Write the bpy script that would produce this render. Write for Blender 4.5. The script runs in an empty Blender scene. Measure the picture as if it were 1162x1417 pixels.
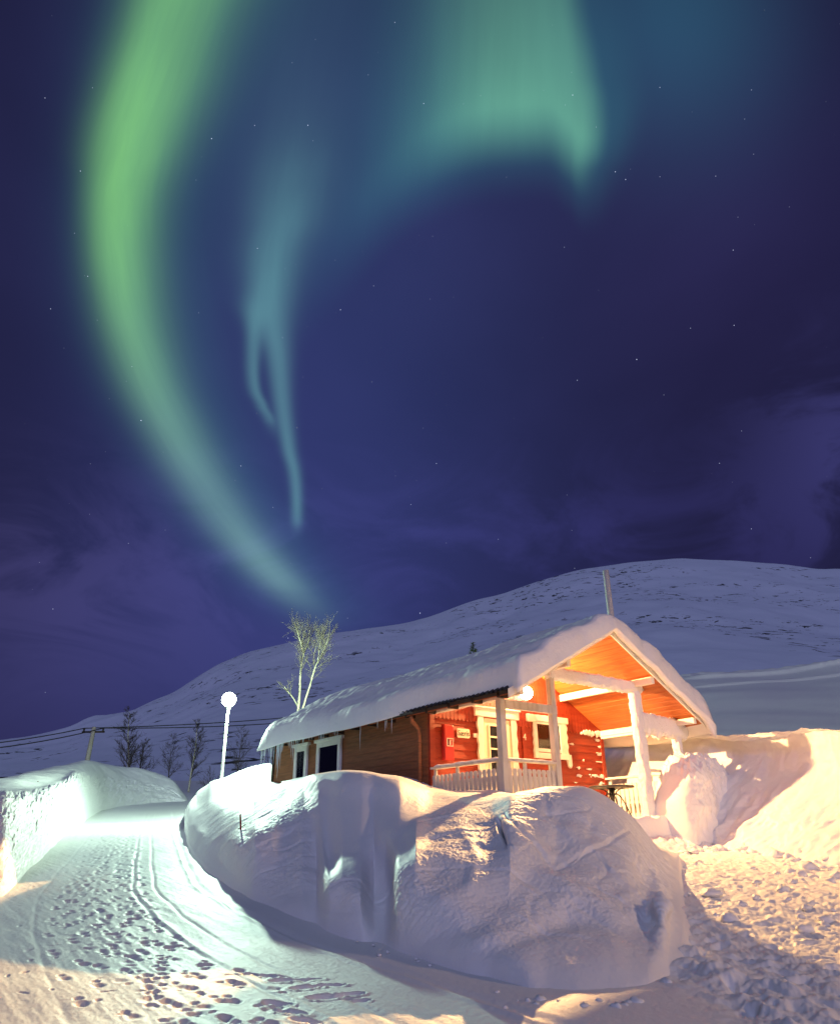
import bpy, math, random
import numpy as np
from mathutils import Vector, Matrix, Quaternion
random.seed(7); rng = np.random.default_rng(11)
sc = bpy.context.scene
col = sc.collection

# ------------------------------------------------------------------ camera
CAM = Vector((-9.737, -10.473, 0.0)); YAW, PITCH, ROLL, F = .646, .419, .01, 1027.882
fwd = Vector((math.sin(YAW)*math.cos(PITCH), math.cos(YAW)*math.cos(PITCH), math.sin(PITCH)))
R0 = Vector((math.cos(YAW), -math.sin(YAW), 0)); U0 = R0.cross(fwd)
CR = R0*math.cos(ROLL) - U0*math.sin(ROLL); CU = R0*math.sin(ROLL) + U0*math.cos(ROLL)
cam_d = bpy.data.cameras.new('camera'); cam = bpy.data.objects.new('camera', cam_d); col.objects.link(cam)
cam_d.sensor_fit = 'VERTICAL'; cam_d.sensor_height = 24; cam_d.lens = F/1417*24
cam_d.clip_start = .05; cam_d.clip_end = 6000
m = Matrix((CR, CU, -fwd)).transposed().to_4x4(); m.translation = CAM; cam.matrix_world = m
sc.camera = cam

# ------------------------------------------------------------------ exposure
sc.view_settings.view_transform = 'Standard'; sc.view_settings.look = 'None'
sc.view_settings.exposure = 0.0; sc.view_settings.gamma = 1.0
sc.cycles.use_denoising = True
sc.cycles.max_bounces = 6; sc.cycles.diffuse_bounces = 4; sc.cycles.sample_clamp_indirect = 6

def lin(r, g, b):
    f = lambda c: (c/255)/12.92 if c <= 10 else (((c/255)+.055)/1.055)**2.4
    return (f(r), f(g), f(b), 1.0)

# ------------------------------------------------------------------ world: night sky with aurora and stars
class NT:
    def __init__(s, tree): s.t = tree; s.n = tree.nodes; s.l = tree.links
    def val(s, sock, v):
        if isinstance(v, (int, float)): sock.default_value = v
        elif isinstance(v, (tuple, list)): sock.default_value = v
        elif v is not None: s.l.new(v, sock)
    def m(s, op, a, b=None, c=None, clamp=False):
        n = s.n.new('ShaderNodeMath'); n.operation = op; n.use_clamp = clamp
        s.val(n.inputs[0], a)
        if b is not None: s.val(n.inputs[1], b)
        if c is not None: s.val(n.inputs[2], c)
        return n.outputs[0]
    def dot(s, a, v):
        n = s.n.new('ShaderNodeVectorMath'); n.operation = 'DOT_PRODUCT'; s.l.new(a, n.inputs[0]); n.inputs[1].default_value = v
        return n.outputs['Value']
    def curve(s, x, pts, lo, hi):
        """piecewise smooth function of x given by control points; x mapped from lo..hi"""
        ys = [p[1] for p in pts]; y0, y1 = min(ys), max(ys); y1 = y1 if y1 > y0 else y0+1
        t = s.m('MULTIPLY', s.m('SUBTRACT', x, lo), 1/(hi-lo), clamp=True)
        n = s.n.new('ShaderNodeFloatCurve'); cu = n.mapping.curves[0]
        for i, (px, py) in enumerate(pts):
            q = ((px-lo)/(hi-lo), (py-y0)/(y1-y0))
            if i == 0: cu.points[0].location = q
            elif i == len(pts)-1: cu.points[-1].location = q
            else: cu.points.new(*q)
        for p in cu.points: p.handle_type = 'AUTO_CLAMPED'
        n.mapping.update(); s.l.new(t, n.inputs['Value'])
        return s.m('MULTIPLY_ADD', n.outputs[0], y1-y0, y0)
    def gauss(s, d):      # exp(-d^2)
        return s.m('EXPONENT', s.m('MULTIPLY', s.m('MULTIPLY', d, d), -1.0))
    def sstep(s, x, a, b):
        n = s.n.new('ShaderNodeMapRange'); n.interpolation_type = 'SMOOTHSTEP'; s.val(n.inputs[0], x)
        s.val(n.inputs[1], a); s.val(n.inputs[2], b); return n.outputs[0]
    def scale(s, color, k):
        n = s.n.new('ShaderNodeVectorMath'); n.operation = 'SCALE'
        if isinstance(color, tuple): n.inputs[0].default_value = color[:3]
        else: s.l.new(color, n.inputs[0])
        s.val(n.inputs['Scale'], k); return n.outputs[0]
    def add(s, a, b):
        n = s.n.new('ShaderNodeVectorMath'); n.operation = 'ADD'; s.l.new(a, n.inputs[0]); s.l.new(b, n.inputs[1]); return n.outputs[0]
    def mixc(s, f, a, b):
        n = s.n.new('ShaderNodeMix'); n.data_type = 'RGBA'; s.val(n.inputs[0], f); s.val(n.inputs[6], a); s.val(n.inputs[7], b); return n.outputs[2]
    def noise(s, vec, sc_, det=4, rough=.55, dist=0):
        n = s.n.new('ShaderNodeTexNoise'); s.l.new(vec, n.inputs['Vector']); n.inputs['Scale'].default_value = sc_
        n.inputs['Detail'].default_value = det; n.inputs['Roughness'].default_value = rough; n.inputs['Distortion'].default_value = dist
        return n.outputs['Fac']
    def mapping(s, vec, scale):
        n = s.n.new('ShaderNodeMapping'); s.l.new(vec, n.inputs[0]); n.inputs['Scale'].default_value = scale; return n.outputs[0]

world = bpy.data.worlds.new('World'); sc.world = world; world.use_nodes = True
world.node_tree.nodes.clear(); w = NT(world.node_tree)
D = w.n.new('ShaderNodeTexCoord').outputs['Generated']
# a fixed star chart: two chart coordinates (sx, sy) of every direction of the northern sky, in degrees-like units
dF = w.dot(D, fwd); dFs = w.m('MAXIMUM', dF, .06)
SX = w.m('MULTIPLY_ADD', w.m('DIVIDE', w.dot(D, CR), dFs), F, 581)
SY = w.m('MULTIPLY_ADD', w.m('DIVIDE', w.dot(D, CU), dFs), -F, 708.5)
front = w.sstep(dF, .1, .45)
cl1 = w.noise(D, 2.6, 3, .55, .5); cl2 = w.noise(w.mapping(D, (1, 1, 2.2)), 4.5, 5, .6, .8)
def blob(cx, cy, sx, sy):
    a = w.m('DIVIDE', w.m('SUBTRACT', SX, cx), sx); b = w.m('DIVIDE', w.m('SUBTRACT', SY, cy), sy)
    return w.m('EXPONENT', w.m('MULTIPLY', w.m('ADD', w.m('MULTIPLY', a, a), w.m('MULTIPLY', b, b)), -1))
dark = lin(31, 30, 62)
sky = w.scale(dark, w.m('MULTIPLY_ADD', cl1, .9, .6))
sky = w.add(sky, w.scale((.016, .024, .10), w.m('MULTIPLY', blob(430, 800, 300, 430), front)))
sky = w.add(sky, w.scale((.010, .020, .060), w.m('MULTIPLY', blob(430, 180, 330, 420), front)))
sky = w.add(sky, w.scale((.016, .016, .055), w.m('MULTIPLY', blob(60, 950, 420, 170), front)))
sky = w.add(sky, w.scale((.022, .022, .085), w.m('MULTIPLY', w.m('MULTIPLY', blob(1180, 620, 130, 130), w.sstep(cl2, .45, .62)), front)))
sky = w.add(sky, w.scale((.013, .012, .06), w.m('MULTIPLY', w.m('MULTIPLY', blob(800, 760, 420, 110), w.sstep(cl2, .38, .66)), front)))
sky = w.add(sky, w.scale((.008, .005, .026), w.m('MULTIPLY', blob(960, 230, 240, 260), front)))
sky = w.add(sky, w.scale((.006, .055, .075), w.m('MULTIPLY', blob(930, 30, 150, 170), front)))
sky = w.add(sky, w.scale((.020, .017, .05), w.m('MULTIPLY', w.m('MULTIPLY', blob(100, 800, 330, 130), w.sstep(cl2, .40, .62)), front)))
def ribbon(cen, sl, sr, inten, color, sy=SY):
    c = w.curve(SY, cen, -200, 1000); L = w.curve(SY, sl, -200, 1000); Rr = w.curve(SY, sr, -200, 1000); I = w.curve(SY, inten, -200, 1000)
    d = w.m('SUBTRACT', SX, c)
    right = w.m('GREATER_THAN', d, 0)
    sg = w.m('ADD', w.m('MULTIPLY', right, Rr), w.m('MULTIPLY', w.m('SUBTRACT', 1, right), L))
    g = w.gauss(w.m('DIVIDE', d, sg))
    rv = w.n.new('ShaderNodeCombineXYZ'); w.l.new(w.m('MULTIPLY', d, .016), rv.inputs[0]); w.l.new(w.m('MULTIPLY', SY, .0022), rv.inputs[1])
    g = w.m('MULTIPLY', g, w.m('MULTIPLY_ADD', w.noise(rv.outputs[0], 1.5, 5, .6, .3), .6, .7))
    return w.scale(color, w.m('MULTIPLY', w.m('MULTIPLY', g, I), front))
MC = [(-200, 290), (0, 232), (100, 200), (200, 172), (300, 158), (400, 168), (500, 196), (600, 243), (700, 303), (770, 357), (820, 402), (870, 445), (1000, 500)]
aur_c = w.mixc(w.sstep(SY, 250, 720), (.16, .43, .07, 1), (.10, .20, .13, 1))
sky = w.add(sky, ribbon(MC, [(-200, 60), (0, 50), (200, 42), (300, 34), (400, 36), (600, 40), (800, 34), (1000, 30)],
    [(-200, 110), (0, 85), (150, 75), (300, 55), (400, 50), (600, 40), (800, 34), (1000, 30)],
    [(-200, .75), (0, .75), (180, .98), (300, .95), (500, .85), (620, .85), (700, .78), (780, .9), (820, .55), (860, .12), (890, 0), (1000, 0)], aur_c))
sky = w.add(sky, ribbon([(p[0], p[1]+15) for p in MC], [(-200, 110), (0, 95), (300, 70), (800, 75), (1000, 60)], [(-200, 190), (0, 165), (300, 120), (600, 80), (1000, 60)],
    [(-200, 1), (0, 1), (300, .9), (600, .8), (780, .7), (860, .25), (900, .05), (1000, 0)], (.008, .055, .055)))
sky = w.add(sky, ribbon([(-200, 460), (100, 420), (300, 392), (400, 375), (500, 385), (560, 391), (620, 400), (680, 410), (740, 411), (1000, 411)],
    [(-200, 70), (200, 55), (350, 38), (440, 26), (500, 15), (600, 11), (700, 8), (1000, 8)],
    [(-200, 80), (200, 60), (350, 40), (440, 26), (500, 17), (600, 11), (700, 8), (1000, 8)],
    [(-200, 0), (100, .12), (250, .5), (350, .8), (430, .85), (560, .75), (690, .8), (730, .25), (760, 0), (1000, 0)], (.065, .19, .16)))
sky = w.add(sky, ribbon([(-200, 368), (370, 364), (430, 351), (500, 351), (560, 364), (600, 378), (1000, 400)], [(-200, 24), (400, 20), (470, 11), (1000, 8)], [(-200, 22), (400, 20), (460, 12), (600, 6), (1000, 6)],
    [(-200, 0), (330, 0), (440, .55), (520, .7), (580, .5), (620, 0), (1000, 0)], (.065, .19, .16)))
# the broad curtain with a scalloped lower edge
vb = w.curve(SX, [(420, 420), (500, 325), (545, 275), (600, 238), (660, 214), (705, 208), (750, 205), (785, 228), (812, 252), (850, 225), (900, 150)], 420, 900)
up = w.m('SUBTRACT', vb, SY)
lowe = w.sstep(up, -30, 75)
upf = w.m('EXPONENT', w.m('MULTIPLY', w.m('MAXIMUM', w.m('SUBTRACT', up, 60), 0), -.0042))
ue = w.curve(SY, [(-100, 800), (0, 812), (100, 832), (180, 842), (240, 826), (400, 800)], -100, 400)
redge = w.sstep(w.m('SUBTRACT', ue, SX), -6, 42)
ledge = w.gauss(w.m('DIVIDE', w.m('MAXIMUM', w.m('SUBTRACT', 705, SX), 0), 105))
ray_v = w.n.new('ShaderNodeCombineXYZ'); w.l.new(w.m('MULTIPLY_ADD', SY, .00022, w.m('MULTIPLY', SX, .0115)), ray_v.inputs[0]); w.l.new(w.m('MULTIPLY', SY, .0012), ray_v.inputs[1])
rays = w.noise(ray_v.outputs[0], 1.6, 5, .6, .15)
streak = w.m('MULTIPLY', w.m('MULTIPLY_ADD', cl1, .5, .75), w.m('MULTIPLY_ADD', rays, .4, .8))
pat = w.m('MULTIPLY', w.m('MULTIPLY', w.m('MULTIPLY', lowe, upf), w.m('MULTIPLY', redge, ledge)), w.m('MULTIPLY', streak, front))
sky = w.add(sky, w.scale((.095, .27, .12), pat))
ledge2 = w.gauss(w.m('DIVIDE', w.m('MAXIMUM', w.m('SUBTRACT', 620, SX), 0), 150))
pat2 = w.m('MULTIPLY', w.m('MULTIPLY', w.sstep(up, -80, 50), w.m('MULTIPLY', w.sstep(w.m('SUBTRACT', ue, SX), -70, 40), ledge2)), w.m('MULTIPLY', front, w.m('MULTIPLY', streak, upf)))
sky = w.add(sky, w.scale((.008, .075, .075), pat2))
# stars
vor = w.n.new('ShaderNodeTexVoronoi'); vor.inputs['Scale'].default_value = 78; w.l.new(D, vor.inputs['Vector'])
star = w.sstep(vor.outputs['Distance'], .055, .012)
sep = w.n.new('ShaderNodeSeparateColor'); w.l.new(vor.outputs['Color'], sep.inputs[0])
mag = w.m('POWER', sep.outputs[0], 8.0)
sky = w.add(sky, w.scale((1.2, 1.3, 1.7), w.m('MULTIPLY', star, mag)))
bg = w.n.new('ShaderNodeBackground'); w.l.new(sky, bg.inputs[0]); bg.inputs[1].default_value = 1.0
out = w.n.new('ShaderNodeOutputWorld'); w.l.new(bg.outputs[0], out.inputs[0])

# ------------------------------------------------------------------ moonlight (very weak, broad) 
sun_d = bpy.data.lights.new('moon', 'SUN'); sun_d.energy = .78; sun_d.angle = math.radians(14); sun_d.color = (.58, .60, 1.0)
sun = bpy.data.objects.new('moon', sun_d); col.objects.link(sun)
sun.rotation_euler = Vector((.66, .74, -.52)).to_track_quat('-Z', 'Y').to_euler()

# ------------------------------------------------------------------ materials
def mat(name, color=(.8, .8, .8), rough=.6, spec=.3, metal=0, bump=None, vary=None, emit=None, alpha=None):
    """bump=(scale, strength, distance); vary=(color2, scale, (sx,sy,sz), lo, hi)"""
    M = bpy.data.materials.new(name); M.use_nodes = True; t = NT(M.node_tree); t.n.clear()
    o = t.n.new('ShaderNodeOutputMaterial'); p = t.n.new('ShaderNodeBsdfPrincipled'); t.l.new(p.outputs[0], o.inputs[0])
    p.inputs['Base Color'].default_value = (*color[:3], 1); p.inputs['Roughness'].default_value = rough
    p.inputs['Specular IOR Level'].default_value = spec; p.inputs['Metallic'].default_value = metal
    co = t.n.new('ShaderNodeTexCoord').outputs['Object']
    if vary:
        c2, s_, sv, lo, hi = vary
        f = t.sstep(t.noise(t.mapping(co, sv), s_, 6, .62), lo, hi)
        t.l.new(t.mixc(f, (*color[:3], 1), (*c2[:3], 1)), p.inputs['Base Color'])
    if bump:
        hsum = None
        for s_, st in (bump if isinstance(bump, list) else [bump[:2]]):
            h = t.m('MULTIPLY', t.noise(co, s_, 5, .6), st); hsum = h if hsum is None else t.m('ADD', hsum, h)
        b = t.n.new('ShaderNodeBump'); b.inputs['Strength'].default_value = 1; b.inputs['Distance'].default_value = 1
        t.l.new(hsum, b.inputs['Height']); t.l.new(b.outputs[0], p.inputs['Normal'])
    if emit:
        p.inputs['Emission Color'].default_value = (*emit[0], 1); p.inputs['Emission Strength'].default_value = emit[1]
    return M
SNOW = mat('snow', (.82, .82, .83), .62, .25, bump=[(5, .012), (30, .003), (200, .0012)])
SNOWR = mat('packed_snow', (.79, .79, .79), .6, .25, bump=[(11, .004), (50, .002), (220, .0012)])
SNOWF = mat('roof_snow', (.82, .82, .83), .6, .25, bump=[(6, .015), (35, .004), (160, .0015)])
FROST = mat('frost', (.80, .82, .86), .6, .3, bump=[(30, .02), (90, .01)])
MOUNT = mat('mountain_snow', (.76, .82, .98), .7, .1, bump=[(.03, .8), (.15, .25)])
REDP = mat('red_paint', (.25, .034, .013), .5, .3, bump=(60, .004), vary=((.20, .02, .008), 3, (1, 1, 6), .35, .7))
BROWNP = mat('brown_stained_boards', (.32, .125, .05), .6, .3, bump=(60, .004), vary=((.20, .08, .034), 4, (1, .5, 6), .3, .7))
CEIL = mat('ceiling_boards', (.40, .115, .030), .5, .3, vary=((.30, .075, .020), 2.2, (8, .6, 8), .35, .65))
WHITEP = mat('white_paint', (.74, .73, .68), .5, .3, bump=(70, .004), vary=((.60, .58, .52), 6, (1, 1, 1), .5, .8))
DOORP = mat('door_paint', (.78, .72, .55), .45, .35)
GREYW = mat('weathered_white_wood', (.55, .54, .52), .7, .2, bump=(80, .004), vary=((.42, .40, .38), 9, (1, 1, .2), .4, .7))
DARKW = mat('dark_wood', (.045, .03, .022), .7, .2)
METAL = mat('galvanised_steel', (.45, .46, .47), .35, .5, .8)
DARKM = mat('dark_steel', (.04, .04, .045), .5, .4, .4)
CORR = mat('roof_sheet', (.05, .045, .045), .5, .4, .3)
ICE = mat('ice', (.62, .70, .74), .15, .6)
CABR = mat('cabinet_red', (.42, .022, .018), .35, .5)
SIGNW = mat('sign_white', (.78, .76, .62), .5, .3)
SIGNT = mat('sign_lettering', (.10, .13, .09), .6, .2)
CURT = mat('curtain_brown', (.24, .11, .05), .8, .1, vary=((.14, .06, .03), 30, (1, 1, .05), .4, .6))
LACE = mat('lace_curtain', (.30, .36, .52), .8, .1, vary=((.05, .07, .12), 34, (1, 1, .12), .4, .6))
DARKIN = mat('dark_room', (.01, .012, .02), .8, .1)
BARK = mat('birch_bark', (.42, .40, .34), .8, .1, vary=((.10, .09, .07), 14, (1, 1, .35), .52, .62))
TWIG = mat('twigs', (.07, .06, .055), .8, .1)
BARKD = mat('dark_bark', (.07, .06, .055), .8, .1)
NEEDLE = mat('needles', (.05, .08, .025), .7, .1, vary=((.09, .10, .03), 9, (1, 1, 1), .4, .6))
GLASS = bpy.data.materials.new('window_glass'); GLASS.use_nodes = True
t = NT(GLASS.node_tree); t.n.clear(); o = t.n.new('ShaderNodeOutputMaterial'); mx = t.n.new('ShaderNodeMixShader')
fr = t.n.new('ShaderNodeFresnel'); fr.inputs[0].default_value = 1.6; tr = t.n.new('ShaderNodeBsdfTransparent'); gl = t.n.new('ShaderNodeBsdfGlossy'); gl.inputs['Roughness'].default_value = .06
t.l.new(t.m('ADD', fr.outputs[0], .05), mx.inputs[0]); t.l.new(tr.outputs[0], mx.inputs[1]); t.l.new(gl.outputs[0], mx.inputs[2]); t.l.new(mx.outputs[0], o.inputs[0])

# ------------------------------------------------------------------ object helpers
def tag(o, label=None, cat=None, group=None, kind=None):
    if label: o['label'] = label
    if cat: o['category'] = cat
    if group: o['group'] = group
    if kind: o['kind'] = kind
    return o
def wloc(o):
    v = Vector((0, 0, 0))
    while o is not None: v = v + o.location; o = o.parent
    return v
def empty(name, loc, label=None, cat=None, group=None):
    o = bpy.data.objects.new(name, None); o.location = loc; o.empty_display_size = .2; col.objects.link(o)
    return tag(o, label, cat, group)
def grid_obj(name, X, Y, Z, material, keep=None, parent=None, base=None, smooth=True, wrap=False):
    """a surface from 2-D arrays of coordinates; keep = mask of faces"""
    h, ww = X.shape
    V = np.stack([X, Y, Z], -1).reshape(-1, 3).astype(np.float64)
    i = np.arange(h-1)[:, None]; j = np.arange(ww if wrap else ww-1)[None, :]; j2 = (j+1) % ww
    Fq = np.stack([i*ww+j, i*ww+j2, (i+1)*ww+j2, (i+1)*ww+j], -1).reshape(-1, 4)
    if keep is not None:
        Fq = Fq[keep.reshape(-1)]
        used = np.zeros(len(V), bool); used[Fq.reshape(-1)] = True
        idx = np.cumsum(used)-1; V = V[used]; Fq = idx[Fq]
    b = Vector(base) if base is not None else (wloc(parent) if parent else Vector((0, 0, 0)))
    V = V - np.array(b)
    me = bpy.data.meshes.new(name); me.vertices.add(len(V)); me.vertices.foreach_set('co', V.reshape(-1))
    me.loops.add(len(Fq)*4); me.loops.foreach_set('vertex_index', Fq.reshape(-1).astype(np.int32))
    me.polygons.add(len(Fq)); me.polygons.foreach_set('loop_start', np.arange(0, len(Fq)*4, 4, dtype=np.int32))
    me.polygons.foreach_set('use_smooth', np.full(len(Fq), smooth)); me.update(calc_edges=True); me.validate()
    me.materials.append(material)
    o = bpy.data.objects.new(name, me); col.objects.link(o)
    if parent: o.parent = parent
    else: o.location = b
    return o
class MB:
    def __init__(s): s.v = []; s.f = []; s.sm = []
    def add(s, vs, fs, smooth=False):
        n = len(s.v); s.v += [tuple(p) for p in vs]; s.f += [tuple(i+n for i in f) for f in fs]; s.sm += [smooth]*len(fs); return s
    def box(s, a, b):
        x0, y0, z0 = a; x1, y1, z1 = b
        return s.add([(x0,y0,z0),(x1,y0,z0),(x1,y1,z0),(x0,y1,z0),(x0,y0,z1),(x1,y0,z1),(x1,y1,z1),(x0,y1,z1)],
                     [(0,3,2,1),(4,5,6,7),(0,1,5,4),(1,2,6,5),(2,3,7,6),(3,0,4,7)])
    def prism(s, poly, vec):
        """poly: list of 3-D points; vec: extrusion"""
        n = len(poly); vec = Vector(vec); P = [Vector(p) for p in poly]
        return s.add(P+[p+vec for p in P], [tuple(range(n))[::-1], tuple(range(n, 2*n))]+[(i, (i+1) % n, (i+1) % n+n, i+n) for i in range(n)])
    def tube(s, pts, radii, seg=8, cap=True):
        pts = [Vector(p) for p in pts]; rings = []
        if isinstance(radii, (int, float)): radii = [radii]*len(pts)
        ref = Vector((0, 0, 1))
        for i, p in enumerate(pts):
            d = (pts[min(i+1, len(pts)-1)]-pts[max(i-1, 0)]).normalized()
            if abs(d.dot(ref)) > .95: ref = Vector((1, 0, 0))
            u = d.cross(ref).normalized(); v = d.cross(u)
            rings.append([p+(u*math.cos(a)+v*math.sin(a))*radii[i] for a in [2*math.pi*k/seg for k in range(seg)]])
        vs = [q for r in rings for q in r]; fs = []
        for i in range(len(pts)-1):
            for k in range(seg): fs.append((i*seg+k, i*seg+(k+1) % seg, (i+1)*seg+(k+1) % seg, (i+1)*seg+k))
        if cap: fs += [tuple(range(seg))[::-1], tuple(range((len(pts)-1)*seg, len(pts)*seg))]
        return s.add(vs, fs, True)
    def blob(s, c, r, n=7, seed=0, amp=.25):
        rr = random.Random(seed); vs = []; fs = []; m_ = n+2
        ph = [rr.uniform(0, 6.28) for _ in range(6)]
        for i in range(n+1):
            th = math.pi*i/n
            for j in range(m_):
                a = 2*math.pi*j/m_
                k = 1+amp*(math.sin(3*a+ph[0]+2*th)*.5+math.sin(2*a+ph[1])*.4+math.sin(4*th+ph[2]+a)*.5)
                vs.append((c[0]+r[0]*k*math.sin(th)*math.cos(a), c[1]+r[1]*k*math.sin(th)*math.sin(a), c[2]+r[2]*k*math.cos(th)))
        for i in range(n):
            for j in range(m_): fs.append((i*m_+j, i*m_+(j+1) % m_, (i+1)*m_+(j+1) % m_, (i+1)*m_+j))
        return s.add(vs, fs, True)
    def build(s, name, material, parent=None, base=None, bevel=0):
        b = Vector(base) if base is not None else (wloc(parent) if parent else Vector((0, 0, 0)))
        me = bpy.data.meshes.new(name); me.from_pydata([(p[0]-b[0], p[1]-b[1], p[2]-b[2]) for p in s.v], [], s.f)
        me.polygons.foreach_set('use_smooth', s.sm); me.validate(); me.update(); me.materials.append(material)
        o = bpy.data.objects.new(name, me); col.objects.link(o)
        if parent: o.parent = parent
        else: o.location = b
        if bevel:
            bm_ = o.modifiers.new('edge', 'BEVEL'); bm_.width = bevel; bm_.segments = 2; bm_.limit_method = 'ANGLE'
        return o

# ------------------------------------------------------------------ noise
_P = rng.permutation(256); _P = np.concatenate([_P, _P]); _G = rng.normal(size=(256, 2)); _G /= np.linalg.norm(_G, axis=1)[:, None]
def pn(x, y):
    xi = np.floor(x).astype(int); yi = np.floor(y).astype(int); xf = x-xi; yf = y-yi
    u = xf**3*(xf*(xf*6-15)+10); v = yf**3*(yf*(yf*6-15)+10)
    def g(a, b):
        h = _P[(_P[(xi+a) & 255]+yi+b) & 255]; gg = _G[h]; return gg[..., 0]*(xf-a)+gg[..., 1]*(yf-b)
    return ((g(0, 0)*(1-u)+g(1, 0)*u)*(1-v)+(g(0, 1)*(1-u)+g(1, 1)*u)*v)*1.5
def fbm(x, y, o=4, lac=2.1, gain=.5):
    s = 0; a = 1
    for k in range(o): s = s+a*pn(x+17.3*k, y-9.1*k); x = x*lac; y = y*lac; a *= gain
    return s
def billow(x, y, o=4):
    s = 0; a = 1
    for k in range(o): s = s+a*(np.abs(pn(x+7.3*k, y+3.1*k))-.25); x = x*2.1; y = y*2.1; a *= .5
    return s
def sst(x, a, b):
    t_ = np.clip((x-a)/(b-a), 0, 1); return t_*t_*(3-2*t_)

# ------------------------------------------------------------------ where things stand
def rw(x, y): dx = x+9.737; dy = y+10.473; return .799*dx-.602*dy, .602*dx+.799*dy
def W(r, w_): return -9.737+.602*w_+.799*r, -10.473+.799*w_-.602*r
def spot(u, v, w_):
    """a surveyed sight line: the point seen under chart direction (u,v) at the ground distance w_"""
    a = (u-581)/F; b = (708.5-v)/F; c, s = math.cos(ROLL), math.sin(ROLL); a, b = c*a+s*b, -s*a+c*b
    fw = math.cos(PITCH)-b*math.sin(PITCH); up_ = math.sin(PITCH)+b*math.cos(PITCH)
    x, y = W(a/fw*w_, w_); return x, y, up_/fw*w_
def gz(x, y):
    """height of the ploughed ground"""
    r, w_ = rw(np.asarray(x, float), np.asarray(y, float))
    return np.interp(w_, [-60, -8, 42, 50, 60, 120, 200, 420], [-2.6, -2.32, 2.18, 2.9, 3.7, 9.0, 16, 34])
def tps(pts, X, Y, lam=1e-4):
    P = np.array(pts, float); n = len(P); d = np.hypot(P[:, None, 0]-P[None, :, 0], P[:, None, 1]-P[None, :, 1])
    K = d**2*np.log(d+1e-9); A = np.zeros((n+3, n+3)); A[:n, :n] = K+lam*np.eye(n); Q = np.c_[np.ones(n), P[:, :2]]; A[:n, n:] = Q; A[n:, :n] = Q.T
    c = np.linalg.solve(A, np.r_[P[:, 2], 0, 0, 0]); Z = np.empty(X.size); xf, yf = X.ravel(), Y.ravel()
    for i in range(0, X.size, 20000):
        a, b = xf[i:i+20000, None], yf[i:i+20000, None]; dd = (a-P[None, :, 0])**2+(b-P[None, :, 1])**2
        Z[i:i+20000] = (.5*dd*np.log(dd+1e-12))@c[:n]+c[n]+c[n+1]*a[:, 0]+c[n+2]*b[:, 0]
    return Z.reshape(X.shape)
REDGE = np.array([(-4.6,-9), (-5.2,-6.3), (-5.35,-3), (-5.3,-1.27), (-4.8,1.16), (-3.6,5), (-1.79,10.6), (1.5,20), (5.4,29.5), (9,34)])   # right edge of the road
LEDGE = np.array([(-9.6,-9), (-8.75,-4.09), (-8.3,-1), (-7.75,1.5), (-6.0,7), (-4.13,12.9), (-1.5,21), (1.6,30), (3.5,32.5)])        # left edge of the road

# ---- ground sheet
def disk_prints(Z, X, Y, lst):
    for (px, py, a, L, Wd, dep) in lst:
        R_ = L*1.3; msk = (np.abs(X-px) < R_) & (np.abs(Y-py) < R_)
        ii = np.nonzero(msk)
        if len(ii[0]) == 0: continue
        dx = X[ii]-px; dy = Y[ii]-py; c, s = math.cos(a), math.sin(a); q = np.sqrt(((dx*c+dy*s)/(L/2))**2+((-dx*s+dy*c)/(Wd/2))**2)
        Z[ii] += -dep*1.15*np.exp(-(q/.78)**3.0)+dep*.12*np.exp(-((q-1.25)/.22)**2)
az_d = np.concatenate([np.linspace(-math.pi, -.62, 60)[:-1], np.linspace(-.62, .62, 1120), np.linspace(.62, math.pi, 60)[1:]])
rad = np.concatenate([np.linspace(.3, 4.2, 26)[:-1], 4.2*np.exp(np.linspace(0, math.log(22/4.2), 620))[:-1], 22*np.exp(np.linspace(0, math.log(430/22), 170))])
RA, AZ = np.meshgrid(rad, az_d, indexing='ij')
GX = CAM.x+RA*np.sin(AZ+YAW); GY = CAM.y+RA*np.cos(AZ+YAW)
GZ = gz(GX, GY)
redge = np.interp(GY, REDGE[:, 1], REDGE[:, 0]); ledge_ = np.interp(GY, LEDGE[:, 1], LEDGE[:, 0])
onroad = sst(GX, ledge_-.2, ledge_+.3)*(1-sst(GX, redge-.5, redge+.1))*(GY < 33)
near = 1-sst(RA, 25, 60)
tr_ = (GX-ledge_)/(redge-ledge_)                    # 0..1 across the road
Lr = GY
GZ += .03*fbm(GX*.4, GY*.4, 2)*near
# road: shallow longitudinal ruts and brushed surface
wob = .05*pn(Lr*.35, Lr*0+3.1)
for c_, wd, dp_ in ((.52, .04, .010), (.645, .03, .008), (.30, .04, .006), (.88, .012, -.022), (.905, .02, .03), (.60, .009, .016), (.618, .008, -.008), (.70, .008, .014), (.43, .009, .006), (.20, .008, .006)):
    GZ -= dp_*np.exp(-((tr_-c_-wob*.15)/wd)**2)*onroad*(GY < 20)*(GY > -9)*(.7+.5*pn(Lr*1.3+c_*30, Lr*0))
GZ += .0035*fbm(GX*9, GY*1.6, 4)*onroad*near
GZ += .0015*fbm(GX*22, GY*22, 2)*near
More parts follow.
